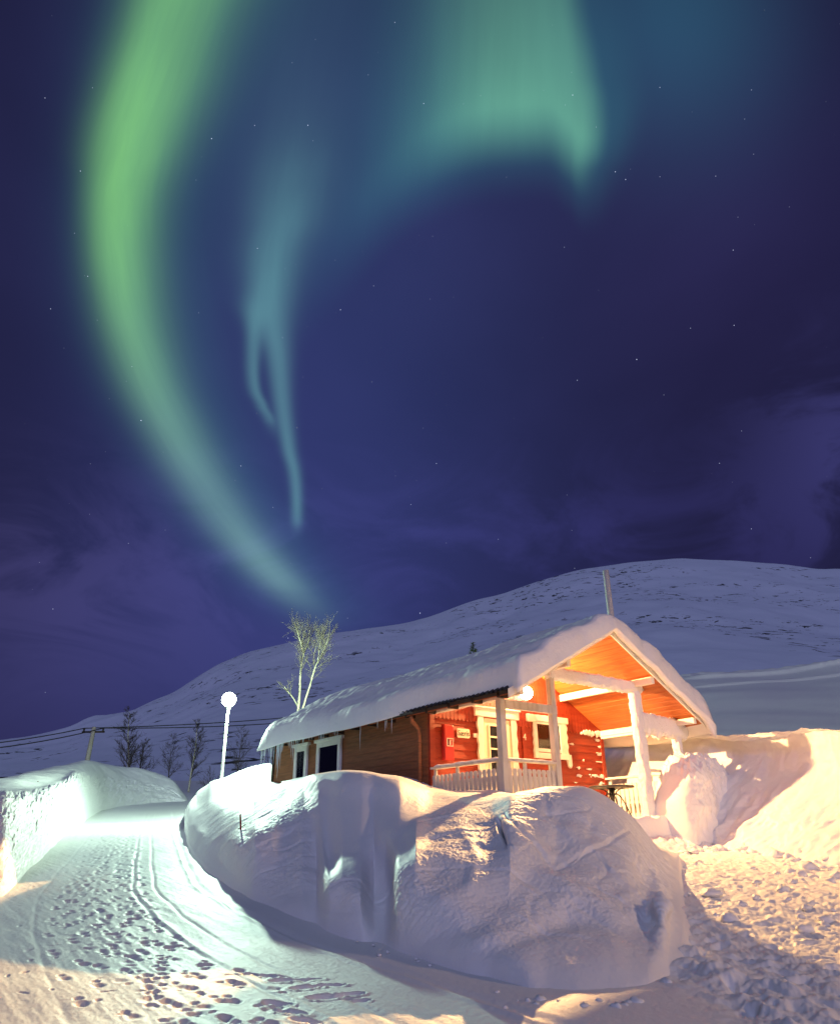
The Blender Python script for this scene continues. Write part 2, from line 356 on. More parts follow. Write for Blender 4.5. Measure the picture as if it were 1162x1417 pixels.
# yard in front of the porch: trampled and lumpy
yard = sst(GX-GY*.55, -1.2, .6)*(1-sst(GY, -.5, .2))*near
rr_, ww_ = rw(GX, GY)
GZ += yard*(.028*billow(GX*3.2, GY*3.2, 4)+.018*fbm(GX*7, GY*7, 4)+.010*billow(GX*13, GY*13, 2))
crest_ = np.exp(-((GX-GY*.62-(.15+.3*pn(GY*.8, GY*0)))/.42)**2)*(GY < -1.5)*near   # a trodden line of lumps along the pile
GZ += crest_*(.08*(fbm(GX*2.6, GY*2.6, 4)+.15))
pr = []
for k in range(10):                                   # walking lines along the road
    tt0 = random.choice([random.gauss(.38, .05), random.gauss(.36, .08), random.gauss(.22, .07), random.gauss(.5, .05)]); yy = -8+random.random()*.5; dirn = random.choice([-1, 1]); ymax = random.uniform(6, 17); sd = 1
    ph_ = random.uniform(0, 6); dep0 = random.uniform(.010, .022); stp = random.uniform(.33, .46)
    while yy < ymax:
        yy += stp*random.uniform(.85, 1.15); sd = -sd; tq_ = tt0+.035*math.sin(yy*.5+ph_)
        if random.random() < .12: continue
        a0 = np.interp(yy, LEDGE[:, 1], LEDGE[:, 0]); a1 = np.interp(yy, REDGE[:, 1], REDGE[:, 0]); da = np.interp(yy+.5, REDGE[:, 1], REDGE[:, 0])-a1
        th_ = math.atan2(.5, da)+random.gauss(0, .12); xx = a0+(a1-a0)*tq_+sd*.10; c_, s2_ = math.cos(th_), math.sin(th_); d0 = dep0*random.uniform(.5, 1.0)
        pr.append((xx+c_*.055*dirn, yy+s2_*.055*dirn, th_, .155, .105, d0)); pr.append((xx-c_*.085*dirn, yy-s2_*.085*dirn, th_, .09, .075, d0*1.1))
for _ in range(260):                                  # scuffs and stray marks
    yy = -8+random.random()**1.2*22; a0 = np.interp(yy, LEDGE[:, 1], LEDGE[:, 0]); a1 = np.interp(yy, REDGE[:, 1], REDGE[:, 0])
    pr.append((a0+(a1-a0)*random.gauss(.34, .13), yy, random.uniform(0, 3.14), random.uniform(.05, .14), random.uniform(.03, .06), random.uniform(.006, .016)))
for _ in range(520):
    rr2 = random.uniform(1.4, 8); w2 = random.uniform(5, 14.5)
    x, y = W(rr2, w2)
    if x-y*.55 > .1 and y < -.8: pr.append((x, y, random.uniform(0, 3.14), random.uniform(.15, .3), random.uniform(.09, .15), random.uniform(.02, .05)))
for u, v, L, Wd, dp_, an in ((345, 1343, .22, .06, .05, 2.3), (365, 1345, .26, .08, .06, 2.4), (392, 1352, .26, .15, .09, 2.5), (385, 1347, .30, .06, .07, 2.4), (420, 1364, .24, .14, .09, 2.6), (450, 1378, .32, .17, .10, 2.5), (425, 1352, .34, .07, .09, 2.45), (455, 1361, .34, .09, .10, 2.45), (485, 1376, .26, .14, .10, 2.6), (500, 1384, .18, .08, .06, 2.4),
    (385, 1386, .30, .10, .07, 2.1), (402, 1400, .34, .12, .08, 2.1), (425, 1413, .3, .12, .07, 2.1), (985, 1300, .22, .16, .10, 1), (1000, 1335, .2, .12, .08, .5), (972, 1340, .18, .12, .08, 0), (1010, 1362, .22, .13, .09, .8), (1040, 1395, .26, .16, .08, .6), (1150, 1340, .24, .14, .08, .3), (975, 1322, .2, .1, .07, .3)):
    lo = None
    for w_ in np.arange(5, 16, .02):
        x, y, z = spot(u, v, w_)
        if z <= float(gz(x, y)): lo = (x, y); break
    if lo: pr.append((lo[0], lo[1], an, L*.8, Wd*.75, dp_*.75))
disk_prints(GZ, GX, GY, pr)
# far: rolling valley floor
GZ += 1.2*fbm(GX*.03, GY*.03, 3)*sst(RA, 60, 140)
tag(grid_obj('snow_ground', GX, GY, GZ, SNOWR), kind='structure')

def fmask(A): return A[:-1, :-1] & A[1:, :-1] & A[:-1, 1:] & A[1:, 1:]
# ---- the long pile and bank between the road and the cabin: surveyed profiles
def ray_ground(u, v):
    w_ = 60.0; x1, y1, z1 = spot(u, v, 1.0); k = z1
    for w_ in np.arange(4, 60, .05):
        x, y, z = spot(u, v, w_)
        if z < float(gz(x, y)): return w_
    return None
def pchip(xk, yk, x):
    xk = np.asarray(xk, float); yk = np.asarray(yk, float); h = np.diff(xk); d = np.diff(yk)/h; m_ = np.zeros_like(yk)
    for i in range(1, len(xk)-1):
        if d[i-1]*d[i] > 0: w1 = 2*h[i]+h[i-1]; w2 = h[i]+2*h[i-1]; m_[i] = (w1+w2)/(w1/d[i-1]+w2/d[i])
    m_[0] = d[0]; m_[-1] = d[-1]
    i = np.clip(np.searchsorted(xk, x)-1, 0, len(h)-1); t_ = (x-xk[i])/h[i]
    return (2*t_**3-3*t_**2+1)*yk[i]+(t_**3-2*t_**2+t_)*h[i]*m_[i]+(-2*t_**3+3*t_**2)*yk[i+1]+(t_**3-t_**2)*h[i]*m_[i+1]
def profile_surface(cols, nu, svals, foot_z=-.15, lift=None):
    """cols: [(u, [(v, w), ...])] -> arrays X, Y, Z; station 0 is the foot, snapped to the ground"""
    K = len(cols[0][1]); us = [c[0] for c in cols]; uu = np.linspace(us[0], us[-1], nu); out_ = np.zeros((nu, K, 3))
    data = np.zeros((len(cols), K, 3))
    for i, (u, st) in enumerate(cols):
        for k, p_ in enumerate(st): data[i, k] = spot(u, *p_) if len(p_) == 2 else p_
        x, y, z = data[i, 0]; data[i, 0, 2] = float(gz(x, y))+foot_z
    for k in range(K):
        for c in range(3): out_[:, k, c] = pchip(us, data[:, k, c], uu)
    res = np.zeros((nu, len(svals), 3))
    for i in range(nu):
        for c in range(3): res[i, :, c] = pchip(np.arange(K), out_[i, :, c], svals)
    return res[..., 0], res[..., 1], res[..., 2], uu

def displace(X, Y, Z, amount):
    """push a sheet along its own normals (towards the sky side)"""
    a1 = np.stack([np.gradient(A, axis=0) for A in (X, Y, Z)], -1); a2 = np.stack([np.gradient(A, axis=1) for A in (X, Y, Z)], -1)
    n = np.cross(a1, a2); n /= np.linalg.norm(n, axis=-1, keepdims=True)+1e-9; n = np.where(n[..., 2:3] < 0, -n, n)
    return X+n[..., 0]*amount, Y+n[..., 1]*amount, Z+n[..., 2]*amount
def arclen(X, Y, Z, axis):
    d_ = np.sqrt(sum(np.diff(A, axis=axis)**2 for A in (X, Y, Z))); pad_ = [(1, 0), (0, 0)] if axis == 0 else [(0, 0), (1, 0)]
    return np.cumsum(np.pad(d_, pad_), axis=axis)

def atwall(u, z, x=-.03):
    """the point of the cabin's left side at height z seen under chart column u"""
    lo = None
    for w_ in np.arange(8, 30, .02):
        px_, py_, _ = spot(u, 1090, w_)
        if px_ > x: return (px_, py_, z)
P_ = [
 (256, [(1152,21.5),(1149,21.7),(1146,21.9),(1143,22.1),(1140,22.3),(1137,22.5),(1134,22.7),(1131,23),(1124,24),(1130,30)]),
 (262, [(1176,16.6),(1168,17.2),(1160,17.8),(1152,18.4),(1143,19.2),(1135,20),(1128,20.8),(1122,21.8),(1112,24),(1118,31)]),
 (272, [(1195,14.6),(1186,15.1),(1176,15.6),(1164,16.2),(1150,17),(1138,18.2),(1126,19.6),(1114,21.8),(1098,26),(1108,34)]),
 (290, [(1215,12.9),(1206,13.3),(1194,13.7),(1180,14.2),(1162,15),(1145,16.3),(1128,17.8),(1108,19.8),(1084,23.6),(1100,30)]),
 (312, [(1236,11.6),(1226,12),(1212,12.3),(1195,12.7),(1170,13.2),(1145,14.6),(1122,16.6),(1104,19.6),(1076,23.8),(1094,31)]),
 (335, [(1253,10.7),(1243,11),(1228,11.2),(1205,11.45),(1173,11.8),(1145,13.4),(1116,16),(1106,19.4),(1066,24.6),(1088,33)]),
 (352, [(1262,10.1),(1250,10.4),(1230,10.6),(1203,10.95),(1163,11.5),(1138,13.2),(1113,15.5),(1104,19.5),(1061,25.5),(1085,34)]),
 (374, [(1268,9.8),(1255,10.0),(1232,10.3),(1200,10.75),(1148,11.7),(1126,13.2),(1093,16),(1096,19.5),(1058,27.5),(1085,36)])]
def wallcol(u, st, zw):
    x, y, z = atwall(u, zw); return (u, st+[(x, y, z), (x+.5, y, z-.05), (x+1.0, y, z-.8)])
for u, st, zw in (
 (395, [(1273,9.4),(1258,9.65),(1232,10.05),(1195,10.7),(1132,12.1),(1112,13.4),(1083,16)], 1.50),
 (420, [(1278,9.10),(1262,9.35),(1232,9.80),(1190,10.60),(1118,12.30),(1098,13.30),(1077,14.75)], 1.46),
 (438, [(1284,8.85),(1266,9.25),(1232,9.90),(1190,10.70),(1128,11.70),(1096,12.40),(1073,13.10)], 1.46),
 (457, [(1290,8.65),(1268,8.80),(1240,8.90),(1219,9.15),(1190,10.20),(1108,11.80),(1071,12.60)], 1.46),
 (475, [(1296,8.45),(1265,8.60),(1230,8.80),(1208,9.15),(1180,10.00),(1112,11.35),(1069,12.20)], 1.45),
 (500, [(1304,8.25),(1275,8.40),(1240,8.60),(1217,9.00),(1182,9.75),(1114,11.05),(1070,11.90)], 1.42),
 (518, [(1311,8.10),(1292,8.40),(1262,8.85),(1225,9.60),(1168,10.10),(1115,11.00),(1073,11.75)], 1.39),
 (531, [(1318,7.95),(1300,8.25),(1265,8.80),(1215,9.45),(1160,9.90),(1118,10.75),(1077,11.55)], 1.36),
 (553, [(1321,7.80),(1296,7.85),(1255,7.95),(1205,8.30),(1162,9.40),(1120,10.50),(1081,11.45)], 1.31),
 (575, [(1328,7.60),(1295,7.65),(1250,7.80),(1200,8.15),(1150,9.20),(1124,10.55),(1089,11.99)], 1.20),
 (600, [(1334,7.30),(1300,7.45),(1250,7.65),(1195,8.35),(1140,9.85),(1119,11.10),(1098,12.60)], 1.03),
 (640, [(1346,7.00),(1310,7.15),(1255,7.45),(1190,8.40),(1130,10.10),(1113,11.20),(1100,12.50)], .90),
 (680, [(1362,6.80),(1322,6.95),(1262,7.35),(1190,8.40),(1128,10.10),(1109,11.10),(1101,12.30)], .87)):
    P_.append(wallcol(u, st, zw))
def freecol(u, st, k1=1.2, k2=2.2):
    v, w_ = st[-1]; a = spot(u, v, w_+k1); b = spot(u, v, w_+k2); c_ = spot(u, v, w_+k2+.5)
    z1 = a[2]*0+(spot(u, v, w_)[2]+float(gz(b[0], b[1])))*.5+.12
    return (u, st+[(a[0], a[1], z1), (b[0], b[1], float(gz(b[0], b[1]))-.05), (c_[0], c_[1], float(gz(c_[0], c_[1]))-.3)])
P_.append((706, [(1374,6.6),(1330,6.8),(1268,7.35),(1193,8.15),(1130,9.50),(1104,10.35),(1100,11.6), (-.12,-.18,.80), (.3,-.3,.55), (.6,-.35,-.1)]))
for u, st in (
 (730, [(1382,6.40),(1337,6.70),(1273,7.35),(1198,8.25),(1131,9.55),(1101,10.40),(1096,11.25)]),
 (760, [(1389,6.30),(1345,6.65),(1285,7.30),(1210,8.25),(1135,9.60),(1095,10.50),(1089,11.15)]),
 (800, [(1395,6.20),(1348,6.60),(1290,7.30),(1215,8.30),(1140,9.70),(1097,10.60),(1089,11.15)]),
 (840, [(1397,6.20),(1345,6.65),(1285,7.40),(1220,8.45),(1155,9.85),(1117,10.80),(1105,11.35)]),
 (870, [(1395,6.20),(1345,6.70),(1290,7.50),(1232,8.50),(1180,9.80),(1145,10.90),(1127,11.65)]),
 (895, [(1388,6.30),(1340,6.80),(1298,7.50),(1262,8.30),(1215,9.80),(1175,11.10),(1153,11.95)]),
 (915, [(1375,6.50),(1330,7.05),(1285,7.60),(1254,8.13),(1228,9.90),(1200,11.12),(1178,12.12)]),
 (927, [(1364,6.70),(1330,7.20),(1297,7.75),(1270,8.46),(1240,9.92),(1212,11.18),(1190,12.34)]),
 (942, [(1350,6.90),(1325,7.40),(1300,7.90),(1275,8.64),(1250,9.92),(1225,11.20),(1205,12.51)]),
 (958, [(1318,7.90),(1305,8.20),(1290,8.60),(1275,9.22),(1260,10.01),(1245,11.00),(1232,12.26)]),
 (974, [(1290,8.80),(1284,9.00),(1278,9.30),(1271,9.70),(1264,10.21),(1257,10.81),(1250,11.52)])):
    P_.append(freecol(u, st))
svp = np.concatenate([np.linspace(0, 6.3, 560), np.linspace(6.3, 9, 90)[1:]])
PX, PY, PZ, puu = profile_surface(P_, 1000, svp, foot_z=-.12)
SV = svp[None, :]*np.ones_like(PX)
ii_ = np.arange(PX.shape[0])[:, None]*np.ones_like(PX); uq_ = puu[:, None]*np.ones_like(PX)      # let the creases wander
wp_ = (13*pn(SV*1.7+3, uq_*.006)+6*pn(SV*4.3, uq_*.012+9))*sst(uq_, 415, 440)*(1-sst(uq_, 590, 640))*(1-sst(SV, 5.2, 6))
ip_ = np.clip(ii_+wp_*PX.shape[0]/(puu[-1]-puu[0]), 0, PX.shape[0]-1.001); i0_ = ip_.astype(int); f_ = ip_-i0_; jj_ = np.arange(PX.shape[1])[None, :]
PX, PY, PZ = [A[i0_, jj_]*(1-f_)+A[i0_+1, jj_]*f_ for A in (PX, PY, PZ)]
la = arclen(PX, PY, PZ, 1); wl = PX-.45*PY; w2l = la                     # coordinates on the sheet for the surface relief
g0 = gz(PX, PY); k_ = sst(PZ-g0, .0, .35)*sst(SV, 0, .35)*(1-sst(SV, 6.6, 7.0)); _, Wd_ = rw(PX, PY)
nearp = 1-sst(Wd_, 12, 20); U_ = puu[:, None]*np.ones_like(PX)
fold = pn(PX*1.1+.4*PZ, PY*1.1)                                          # broad wind-carved folds
amp_ = .03*fold+.016*fbm(PX*2.1+PZ, PY*2.1+1.7*PZ, 2)
amp_ -= .012*np.exp(-(pn(PX*.9+7, PY*.9+PZ*.8)/.05)**2)*nearp             # creases
slab = sst(U_, 690, 720)*(1-sst(U_, 870, 900))*sst(SV+.25*pn(U_*.03, SV*0), 3.35, 3.40); amp_ += .018*slab
rough_ = sst(pn(PX*.8+8, PY*.8+PZ), -.05, .3)
amp_ += nearp*(.013*billow(PX*7+PZ*3, PY*7-PZ*5, 4)*rough_+.0045*fbm(PX*22, PY*22+PZ*17, 3)+.006*billow(PX*13+PZ*9, PY*13, 3)*sst(pn(PX*1.3+2, PY*1.3-PZ), .0, .25))
trod = sst(U_, 850, 940)*(1-sst(SV, 5.5, 6.5)); amp_ += trod*(.05*fbm(PX*4.5, PY*4.5+PZ, 4)+.012*billow(PX*12, PY*12, 2))
streaks = .007*pn(PX*1.2+PY*.6, PY*6+PZ*7)*(1-sst(U_, 420, 480)); amp_ += streaks
def seen(X, Y, Z):
    dx, dy, dz = X-CAM.x, Y-CAM.y, Z; a_, b_, c_ = [dx*v.x+dy*v.y+dz*v.z for v in (CR, CU, fwd)]; return 581+F*a_/c_, 708.5-F*b_/c_
UU_, VV_ = seen(PX, PY, PZ)
for pts_, wd_, am_ in (                                   # hollows and ribs of the pile, as surveyed
   ([(560,1322),(620,1288),(690,1238),(740,1203),(778,1186)], 20, -.10), ([(702,1142),(745,1192),(785,1232),(860,1268),(900,1258)], 13, .07),
   ([(640,1332),(720,1292),(800,1264),(872,1286)], 17, -.10), ([(740,1345),(800,1338),(860,1335)], 40, .05), ([(660,1302),(712,1283),(765,1262)], 9, .05), ([(600,1182),(655,1158)], 11, .04),
   ([(486,1105),(480,1150),(478,1198)], 9, -.03), ([(533,1175),(530,1230),(531,1300)], 9, -.05), ([(505,1100),(500,1160)], 14, .02),
   ([(700,1130),(712,1150),(745,1176),(768,1196),(800,1181),(835,1171),(868,1150)], 2.5, -.035), ([(755,1100),(757,1126)], 5, -.05), ([(770,1130),(772,1162)], 8, -.05), ([(820,1125),(815,1160)], 5, -.02),
   ([(915,1256),(916,1262)], 7, .10), ([(915,1262),(925,1300),(932,1342)], 9, .06), ([(896,1266),(897,1270)], 6, -.05), ([(903,1292),(906,1300)], 8, -.04), ([(860,1240),(905,1232)], 6, .03),
   ([(640,1150),(660,1190),(650,1220)], 6, .03), ([(470,1240),(468,1262)], 5, -.02), ([(445,1262),(480,1262)], 3, -.02), ([(600,1210),(640,1205)], 6, -.03), ([(610,1240),(680,1215)], 9, .035), ([(400,1150),(380,1220)], 14, -.04), ([(430,1140),(425,1220)], 12, .04)):
    d_ = np.full(PX.shape, 1e9)
    for (a0, b0), (a1, b1) in zip(pts_[:-1], pts_[1:]):
        tt_ = np.clip(((UU_-a0)*(a1-a0)+(VV_-b0)*(b1-b0))/((a1-a0)**2+(b1-b0)**2), 0, 1); d_ = np.minimum(d_, (UU_-a0-tt_*(a1-a0))**2+(VV_-b0-tt_*(b1-b0))**2)
    amp_ += am_*.62*np.exp(-d_/(1.25*wd_)**2)*(SV < 6)
calm = (1-.8*sst(U_, 425, 450)*(1-sst(U_, 560, 600))*sst(SV, 2.5, 3.5))*(1-.5*sst(SV, 4, 5))
hole = np.zeros_like(PX)
for u_, v_, dep in ((691, 1140, .26), (692, 1147, .26), (694, 1155, .18), (696, 1163, .12), (698, 1170, .08)):
    i_ = int(np.argmin(abs(puu-u_))); zz_ = [abs(PZ[i_, j]/max(rw(PX[i_, j], PY[i_, j])[1], 1)-spot(u_, v_, 1.0)[2]) for j in range(260, 500)]; j_ = 260+int(np.argmin(zz_))
    dd_ = (U_-u_)**2/1.6**2+((PZ-PZ[i_, j_])/.035)**2; hole -= dep*np.exp(-dd_)*(SV < 6)
PX, PY, PZ = displace(PX, PY, PZ, amp_*k_*calm+hole)
tag(grid_obj('snow_bank', PX, PY, PZ, SNOW), kind='structure')

# ---- left bank and the bank closing the road: surveyed profiles from the foot over the rim to the back
lcols = [(-260, [(1300,8.8),(1230,9.5),(1150,10.6),(1120,13),(1095,20),(1100,30)]), (-100, [(1268,10),(1200,10.8),(1130,11.9),(1105,15),(1085,22),(1092,34)]),
 (0, [(1246,10.9),(1180,11.7),(1106,13),(1095,17),(1078,24),(1086,36)]), (50, [(1200,14.3),(1145,15.5),(1100,17),(1088,21),(1067,29),(1078,42)]),
 (85, [(1163,19),(1125,20.4),(1090,21.8),(1076,26),(1060,32),(1070,46)]), (105, [(1148,22),(1110,24),(1075,26.5),(1066,30),(1056,34.5),(1066,48)]),
 (130, [(1128,28.5),(1100,30.5),(1078,32.5),(1065,35),(1054,37.5),(1062,50)]), (150, [(1117,33),(1098,35),(1080,36.8),(1066,38.2),(1059,39.5),(1066,50)]),
 (185, [(1111,36.5),(1098,38),(1082,39.5),(1070,40.6),(1063,41.6),(1070,52)]), (215, [(1109,38.5),(1100,39.5),(1088,40.6),(1078,41.4),(1070,42.2),(1078,52)]),
 (240, [(1108,39.8),(1102,40.4),(1094,41),(1085,41.6),(1080,42.2),(1088,52)]), (254, [(1108,40),(1106,40.5),(1103,41),(1100,41.5),(1098,42.2),(1104,52)]), (272, [(1110,40.2),(1114,41),(1118,42),(1120,43),(1122,44),(1126,54)])]
svl = np.concatenate([np.linspace(0, 2.2, 170), np.linspace(2.2, 5, 110)[1:]])
LX, LY, LZ, luu = profile_surface(lcols, 700, svl)
sv2 = svl[None, :]*np.ones_like(LX); kf = sst(sv2, .05, .5)
along = np.cumsum(np.hypot(np.gradient(LX[:, 60]), np.gradient(LY[:, 60])))[:, None]*np.ones_like(LX)
LZ += kf*(.05*fbm(LX*.7, LY*.7, 3)*sst(sv2, .3, 1.2)+.045*fbm(along*1.8, sv2*2.5, 4)*(1-sst(sv2, 2, 2.6)))
roughband = sst(sv2, 1.0, 1.4)*(1-sst(sv2, 1.9, 2.15))*sst(pn(along*.35, sv2*.7), -.25, .2)
LX, LY, LZ = displace(LX, LY, LZ, kf*(.05*billow(along*3.0, sv2*4.5, 3)*roughband+.012*billow(along*6, sv2*9, 3)*(1-sst(sv2, 2, 2.4))+.006*pn(along*16, sv2*1.2)*(sv2 < 1.3)))
tag(grid_obj('snow_bank', LX, LY, LZ, SNOW), kind='structure')

# ---- tall ploughed wall on the right of the yard
WB = np.array([(6.3,8), (6.15,4), (6.1,1.2), (6.0,.2), (5.75,-.7), (5.45,-1.6), (5.1,-2.9), (4.9,-4), (4.8,-5.5), (5.0,-8), (5.6,-12), (6.6,-18)])
tt = np.concatenate([[0], np.cumsum(np.hypot(*np.diff(WB, axis=0).T))]); ts = np.linspace(0, tt[-1], 900)
bx = np.interp(ts, tt, WB[:, 0]); by = np.interp(ts, tt, WB[:, 1])
ksm = np.ones(41)/41; pad = lambda a: np.convolve(np.pad(a, 20, 'edge'), ksm, 'valid'); bx, by = pad(bx), pad(by)
tx = np.gradient(bx); ty = np.gradient(by); ln = np.hypot(tx, ty); nx, ny = -ty/ln, tx/ln      # outward, away from the yard
top = np.interp(by, [-18, -4, -2.9, -1.6, -.7, .2, 1.2, 4, 8], [1.2, 1.80, 1.90, 2.00, 2.12, 2.2, 2.3, 2.5, 2.8])
q = np.concatenate([np.linspace(0, 1, 150), 1+np.cumsum(np.linspace(.004, .09, 90))])
Q, T = np.meshgrid(q, np.arange(len(ts))); g0 = gz(bx, by)[:, None]-.08
prof_z = np.clip(Q, 0, 1); lean = np.where(Q < 1, 1.0*(1-Q)**2.2*(-1)+.62*Q+.18*np.sin(Q*5+T*.012), .62+.18*math.sin(5)+(Q-1)*1.0)     # talus at the foot, near-vertical above
rnd = sst(Q, .9, 1.12)
Zw = g0+(top[:, None]-g0)*(prof_z-.02*rnd)+np.where(Q > 1, (Q-1)*.02, 0)
off = lean+.05*fbm(T*.02, Q*3, 4)+.16*fbm(T*.010+5, Q*1.3, 3)+.03*billow(T*.06, Q*5+3, 3)*(Q < 1.1)+.10*billow(T*.09, Q*7, 3)*(1-sst(Q, .25, .6))
WX = bx[:, None]+nx[:, None]*off; WY = by[:, None]+ny[:, None]*off
Zw = Zw+.12*fbm(T*.015, Q*1.5+20, 3)*sst(Q, .6, 1)+.02*fbm(T*.12, Q*4, 3)
tag(grid_obj('snow_bank', WX, WY, Zw, SNOW), kind='structure')

# ---- hill above the yard
ua = np.linspace(640, 1500, 420); hw = 16.5*np.exp(np.linspace(0, math.log(75/16.5), 300))
UU, HW = np.meshgrid(ua, hw, indexing='ij')
ab = (UU-581)/F; fwc = .9448
r_w = ab/fwc*1.0
e_top = np.interp(UU, [640, 800, 880, 920, 985, 1050, 1110, 1162, 1300, 1500], [.125, .155, .185, .205, .2085, .2125, .2185, .2245, .24, .26])
e0 = .105; tq = sst(np.log(HW/16.5), 0, math.log(58/16.5)); tq = (HW-16.5)/(58-16.5)
elev = e0+(e_top-e0)*np.clip(tq, 0, 1)**.9
HZ = HW*elev
over = np.clip(HW-58, 0, None); HZ = np.where(HW > 58, 58*e_top+over*.02, HZ)
HX = -9.737+.602*HW+.799*r_w*HW; HY = -10.473+.799*HW-.602*r_w*HW
HZ += .25*fbm(HX*.06, HY*.06, 3)*sst(tq, .05, .3)+.10*fbm(HX*.9, HY*.9, 3)*sst(tq, .9, .96)
for q0, wd_, am in ((.80, .006, .35), (.925, .012, .6)):   # ski tracks pushed into the slope
    HZ += am*np.exp(-((tq-q0-.03*(UU-1000)/160)/wd_)**2)*.5*sst(UU, 900, 960)
hk = fmask(~((HX < 7.2) & (HY < 12)))
tag(grid_obj('snow_hill', HX, HY, HZ, SNOW, keep=hk), kind='structure')

# ---- mountain
sil = np.array([(-500,1060), (-250,1048), (-100,1032), (0,1022), (50,1016), (100,1004), (125,992), (180,985), (215,968), (240,960), (270,940), (300,921), (340,904), (380,895), (420,885), (460,877), (500,871), (560,862), (600,850), (640,835), (660,829), (700,820), (740,806), (800,790), (870,778), (940,772), (1010,775), (1080,779), (1130,786), (1162,785), (1250,792), (1400,800), (1700,850)])
mu = np.linspace(-480, 1680, 1100); mv = np.interp(mu, sil[:, 0], sil[:, 1])
mv = np.convolve(np.pad(mv, 6, 'edge'), np.ones(13)/13, 'valid')
rE = []; zE = []
for u, v in zip(mu, mv):
    a = (u-581)/F; b = (708.5-v)/F; c, s = math.cos(ROLL), math.sin(ROLL); a, b = c*a+s*b, -s*a+c*b
    fw = math.cos(PITCH)-b*math.sin(PITCH); rE.append(a/fw); zE.append((math.sin(PITCH)+b*math.cos(PITCH))/fw)
rE = np.array(rE); zE = np.array(zE)
tm = np.linspace(0, 1.25, 420); MU, TM = np.meshgrid(np.arange(len(mu)), tm, indexing='ij')
MW = 110*np.exp(TM*math.log(760/110)); e0 = .072
pr_ = np.clip(TM, 0, 1)
elev = e0+(zE[:, None]-e0)*(pr_**1.0*.9+.1*pr_**3)
MZ = MW*elev; MZ = np.where(TM > 1, 760*zE[:, None]-(TM-1)*700, MZ)
rEf = rE[:, None]*np.ones_like(TM)
MX = -9.737+.602*MW+.799*rEf*MW; MY = -10.473+.799*MW-.602*rEf*MW
amp = sst(TM, .02, .2)*(1-.85*sst(TM, .93, 1.0))
MZ += amp*MW*(.014*fbm(MX*.005+3, MY*.005, 4)-.005*np.abs(pn(MX*.012, MY*.012))+.0006*fbm(MX*.05, MY*.05, 2))+.1*fbm(MX*.09, MY*.09, 3)*sst(TM, .1, .4)
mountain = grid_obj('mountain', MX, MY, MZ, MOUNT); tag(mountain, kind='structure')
t = NT(MOUNT.node_tree); p = [n for n in t.n if n.type == 'BSDF_PRINCIPLED'][0]
co = t.n.new('ShaderNodeTexCoord').outputs['Object']; geo = t.n.new('ShaderNodeNewGeometry').outputs['Position']
big = t.sstep(t.noise(t.mapping(co, (1, 1, 3)), .0085, 4, .6, .6), .47, .56)
fine = t.sstep(t.noise(t.mapping(co, (1, 1, 2.0)), .11, 4, .68, .4), .575, .62)
scr = t.sstep(t.noise(co, .35, 3, .7), .66, .70)
low = t.n.new('ShaderNodeSeparateXYZ'); t.l.new(co, low.inputs[0])
lowm = t.sstep(low.outputs[2], 60, 14)
rock = t.m('MAXIMUM', t.m('MULTIPLY', big, fine), t.m('MULTIPLY', t.m('MULTIPLY', scr, lowm), .85))
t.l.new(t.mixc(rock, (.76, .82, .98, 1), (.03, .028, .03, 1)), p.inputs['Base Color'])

#@@CABIN
# ------------------------------------------------------------------ the cabin
GW, DPT, LEN, FLOOR = 5.33, 2.16, 9.27, .40          # gable width, porch depth, back wall, deck height
RZ, RS, RXM = 4.01, .568, 2.665                      # underside of the ridge, slope, ridge line
def roofz(x): return RZ-(.527 if x < RXM else RS)*abs(x-RXM)
def rsl(x): return np.where(x < RXM, .527, RS)
cabin = empty('cabin', (0, 0, FLOOR), 'small red wooden cabin with a snow-laden gable roof and a lit open porch', 'cabin')
def siding(a, b, z0, z1, n, pitch=.165, name='wall', material=REDP, lap=.018, topf=None, ph=0):
    """horizontal lap boards between plan points a and b; n = outward normal; topf(t) = top height at t in 0..1"""
    mb = MB(); a = Vector((a[0], a[1], 0)); b = Vector((b[0], b[1], 0)); n = Vector((n[0], n[1], 0)); rr = random.Random(3)
    k = 0; z = z0
    while z < z1-.01:
        zt = min(z+pitch, z1); j = rr.uniform(-.002, .002)
        pr_ = [(.0, z), (lap+j, z), (lap+j, z+.012), (.005, zt), (.0, zt)]
        poly = [a+n*o+Vector((0, 0, h)) for o, h in pr_]
        mb.prism(poly, b-a); z = zt+.0006; k += 1
    mb.box((min(a.x, b.x)-(.06 if n.x else 0)*(1 if n.x < 0 else 0)+(0.001 if n.x < 0 else 0), min(a.y, b.y), z0), (max(a.x, b.x)+(.06 if n.x < 0 else 0), max(a.y, b.y)+(.06 if n.y < 0 else 0), z1)) if False else None
    return mb.build(name, material, cabin)
tag(siding((0, LEN), (0, DPT), -.3, 2.50, (-1, 0), name='side_wall', material=BROWNP, pitch=.155), 'dark brown lapped side wall')
siding((0, DPT), (GW, DPT), FLOOR, 2.44, (0, -1), name='porch_wall', pitch=.172)
core = MB()   # solid body of the house
core.prism([(0.001, DPT+.001, -.3), (GW, DPT+.001, -.3), (GW, DPT+.001, roofz(GW)), (RXM, DPT+.001, RZ-.002), (0.001, DPT+.001, roofz(0))], (0, LEN-DPT-.002, 0))
core.build('house_body', REDP, cabin)
MB().box((-.045, DPT-.045, -.3), (.075, DPT+.03, 2.5)).build('corner_board', REDP, cabin, bevel=.006); MB().box((GW-.075, DPT-.045, FLOOR), (GW+.045, DPT+.1, 2.5)).build('corner_board', REDP, cabin, bevel=.006)
bb = MB(); bb.box((-.045, LEN-.06, -.3), (.06, LEN+.04, 2.5)); bb.build('corner_board', DARKW, cabin, bevel=.006)
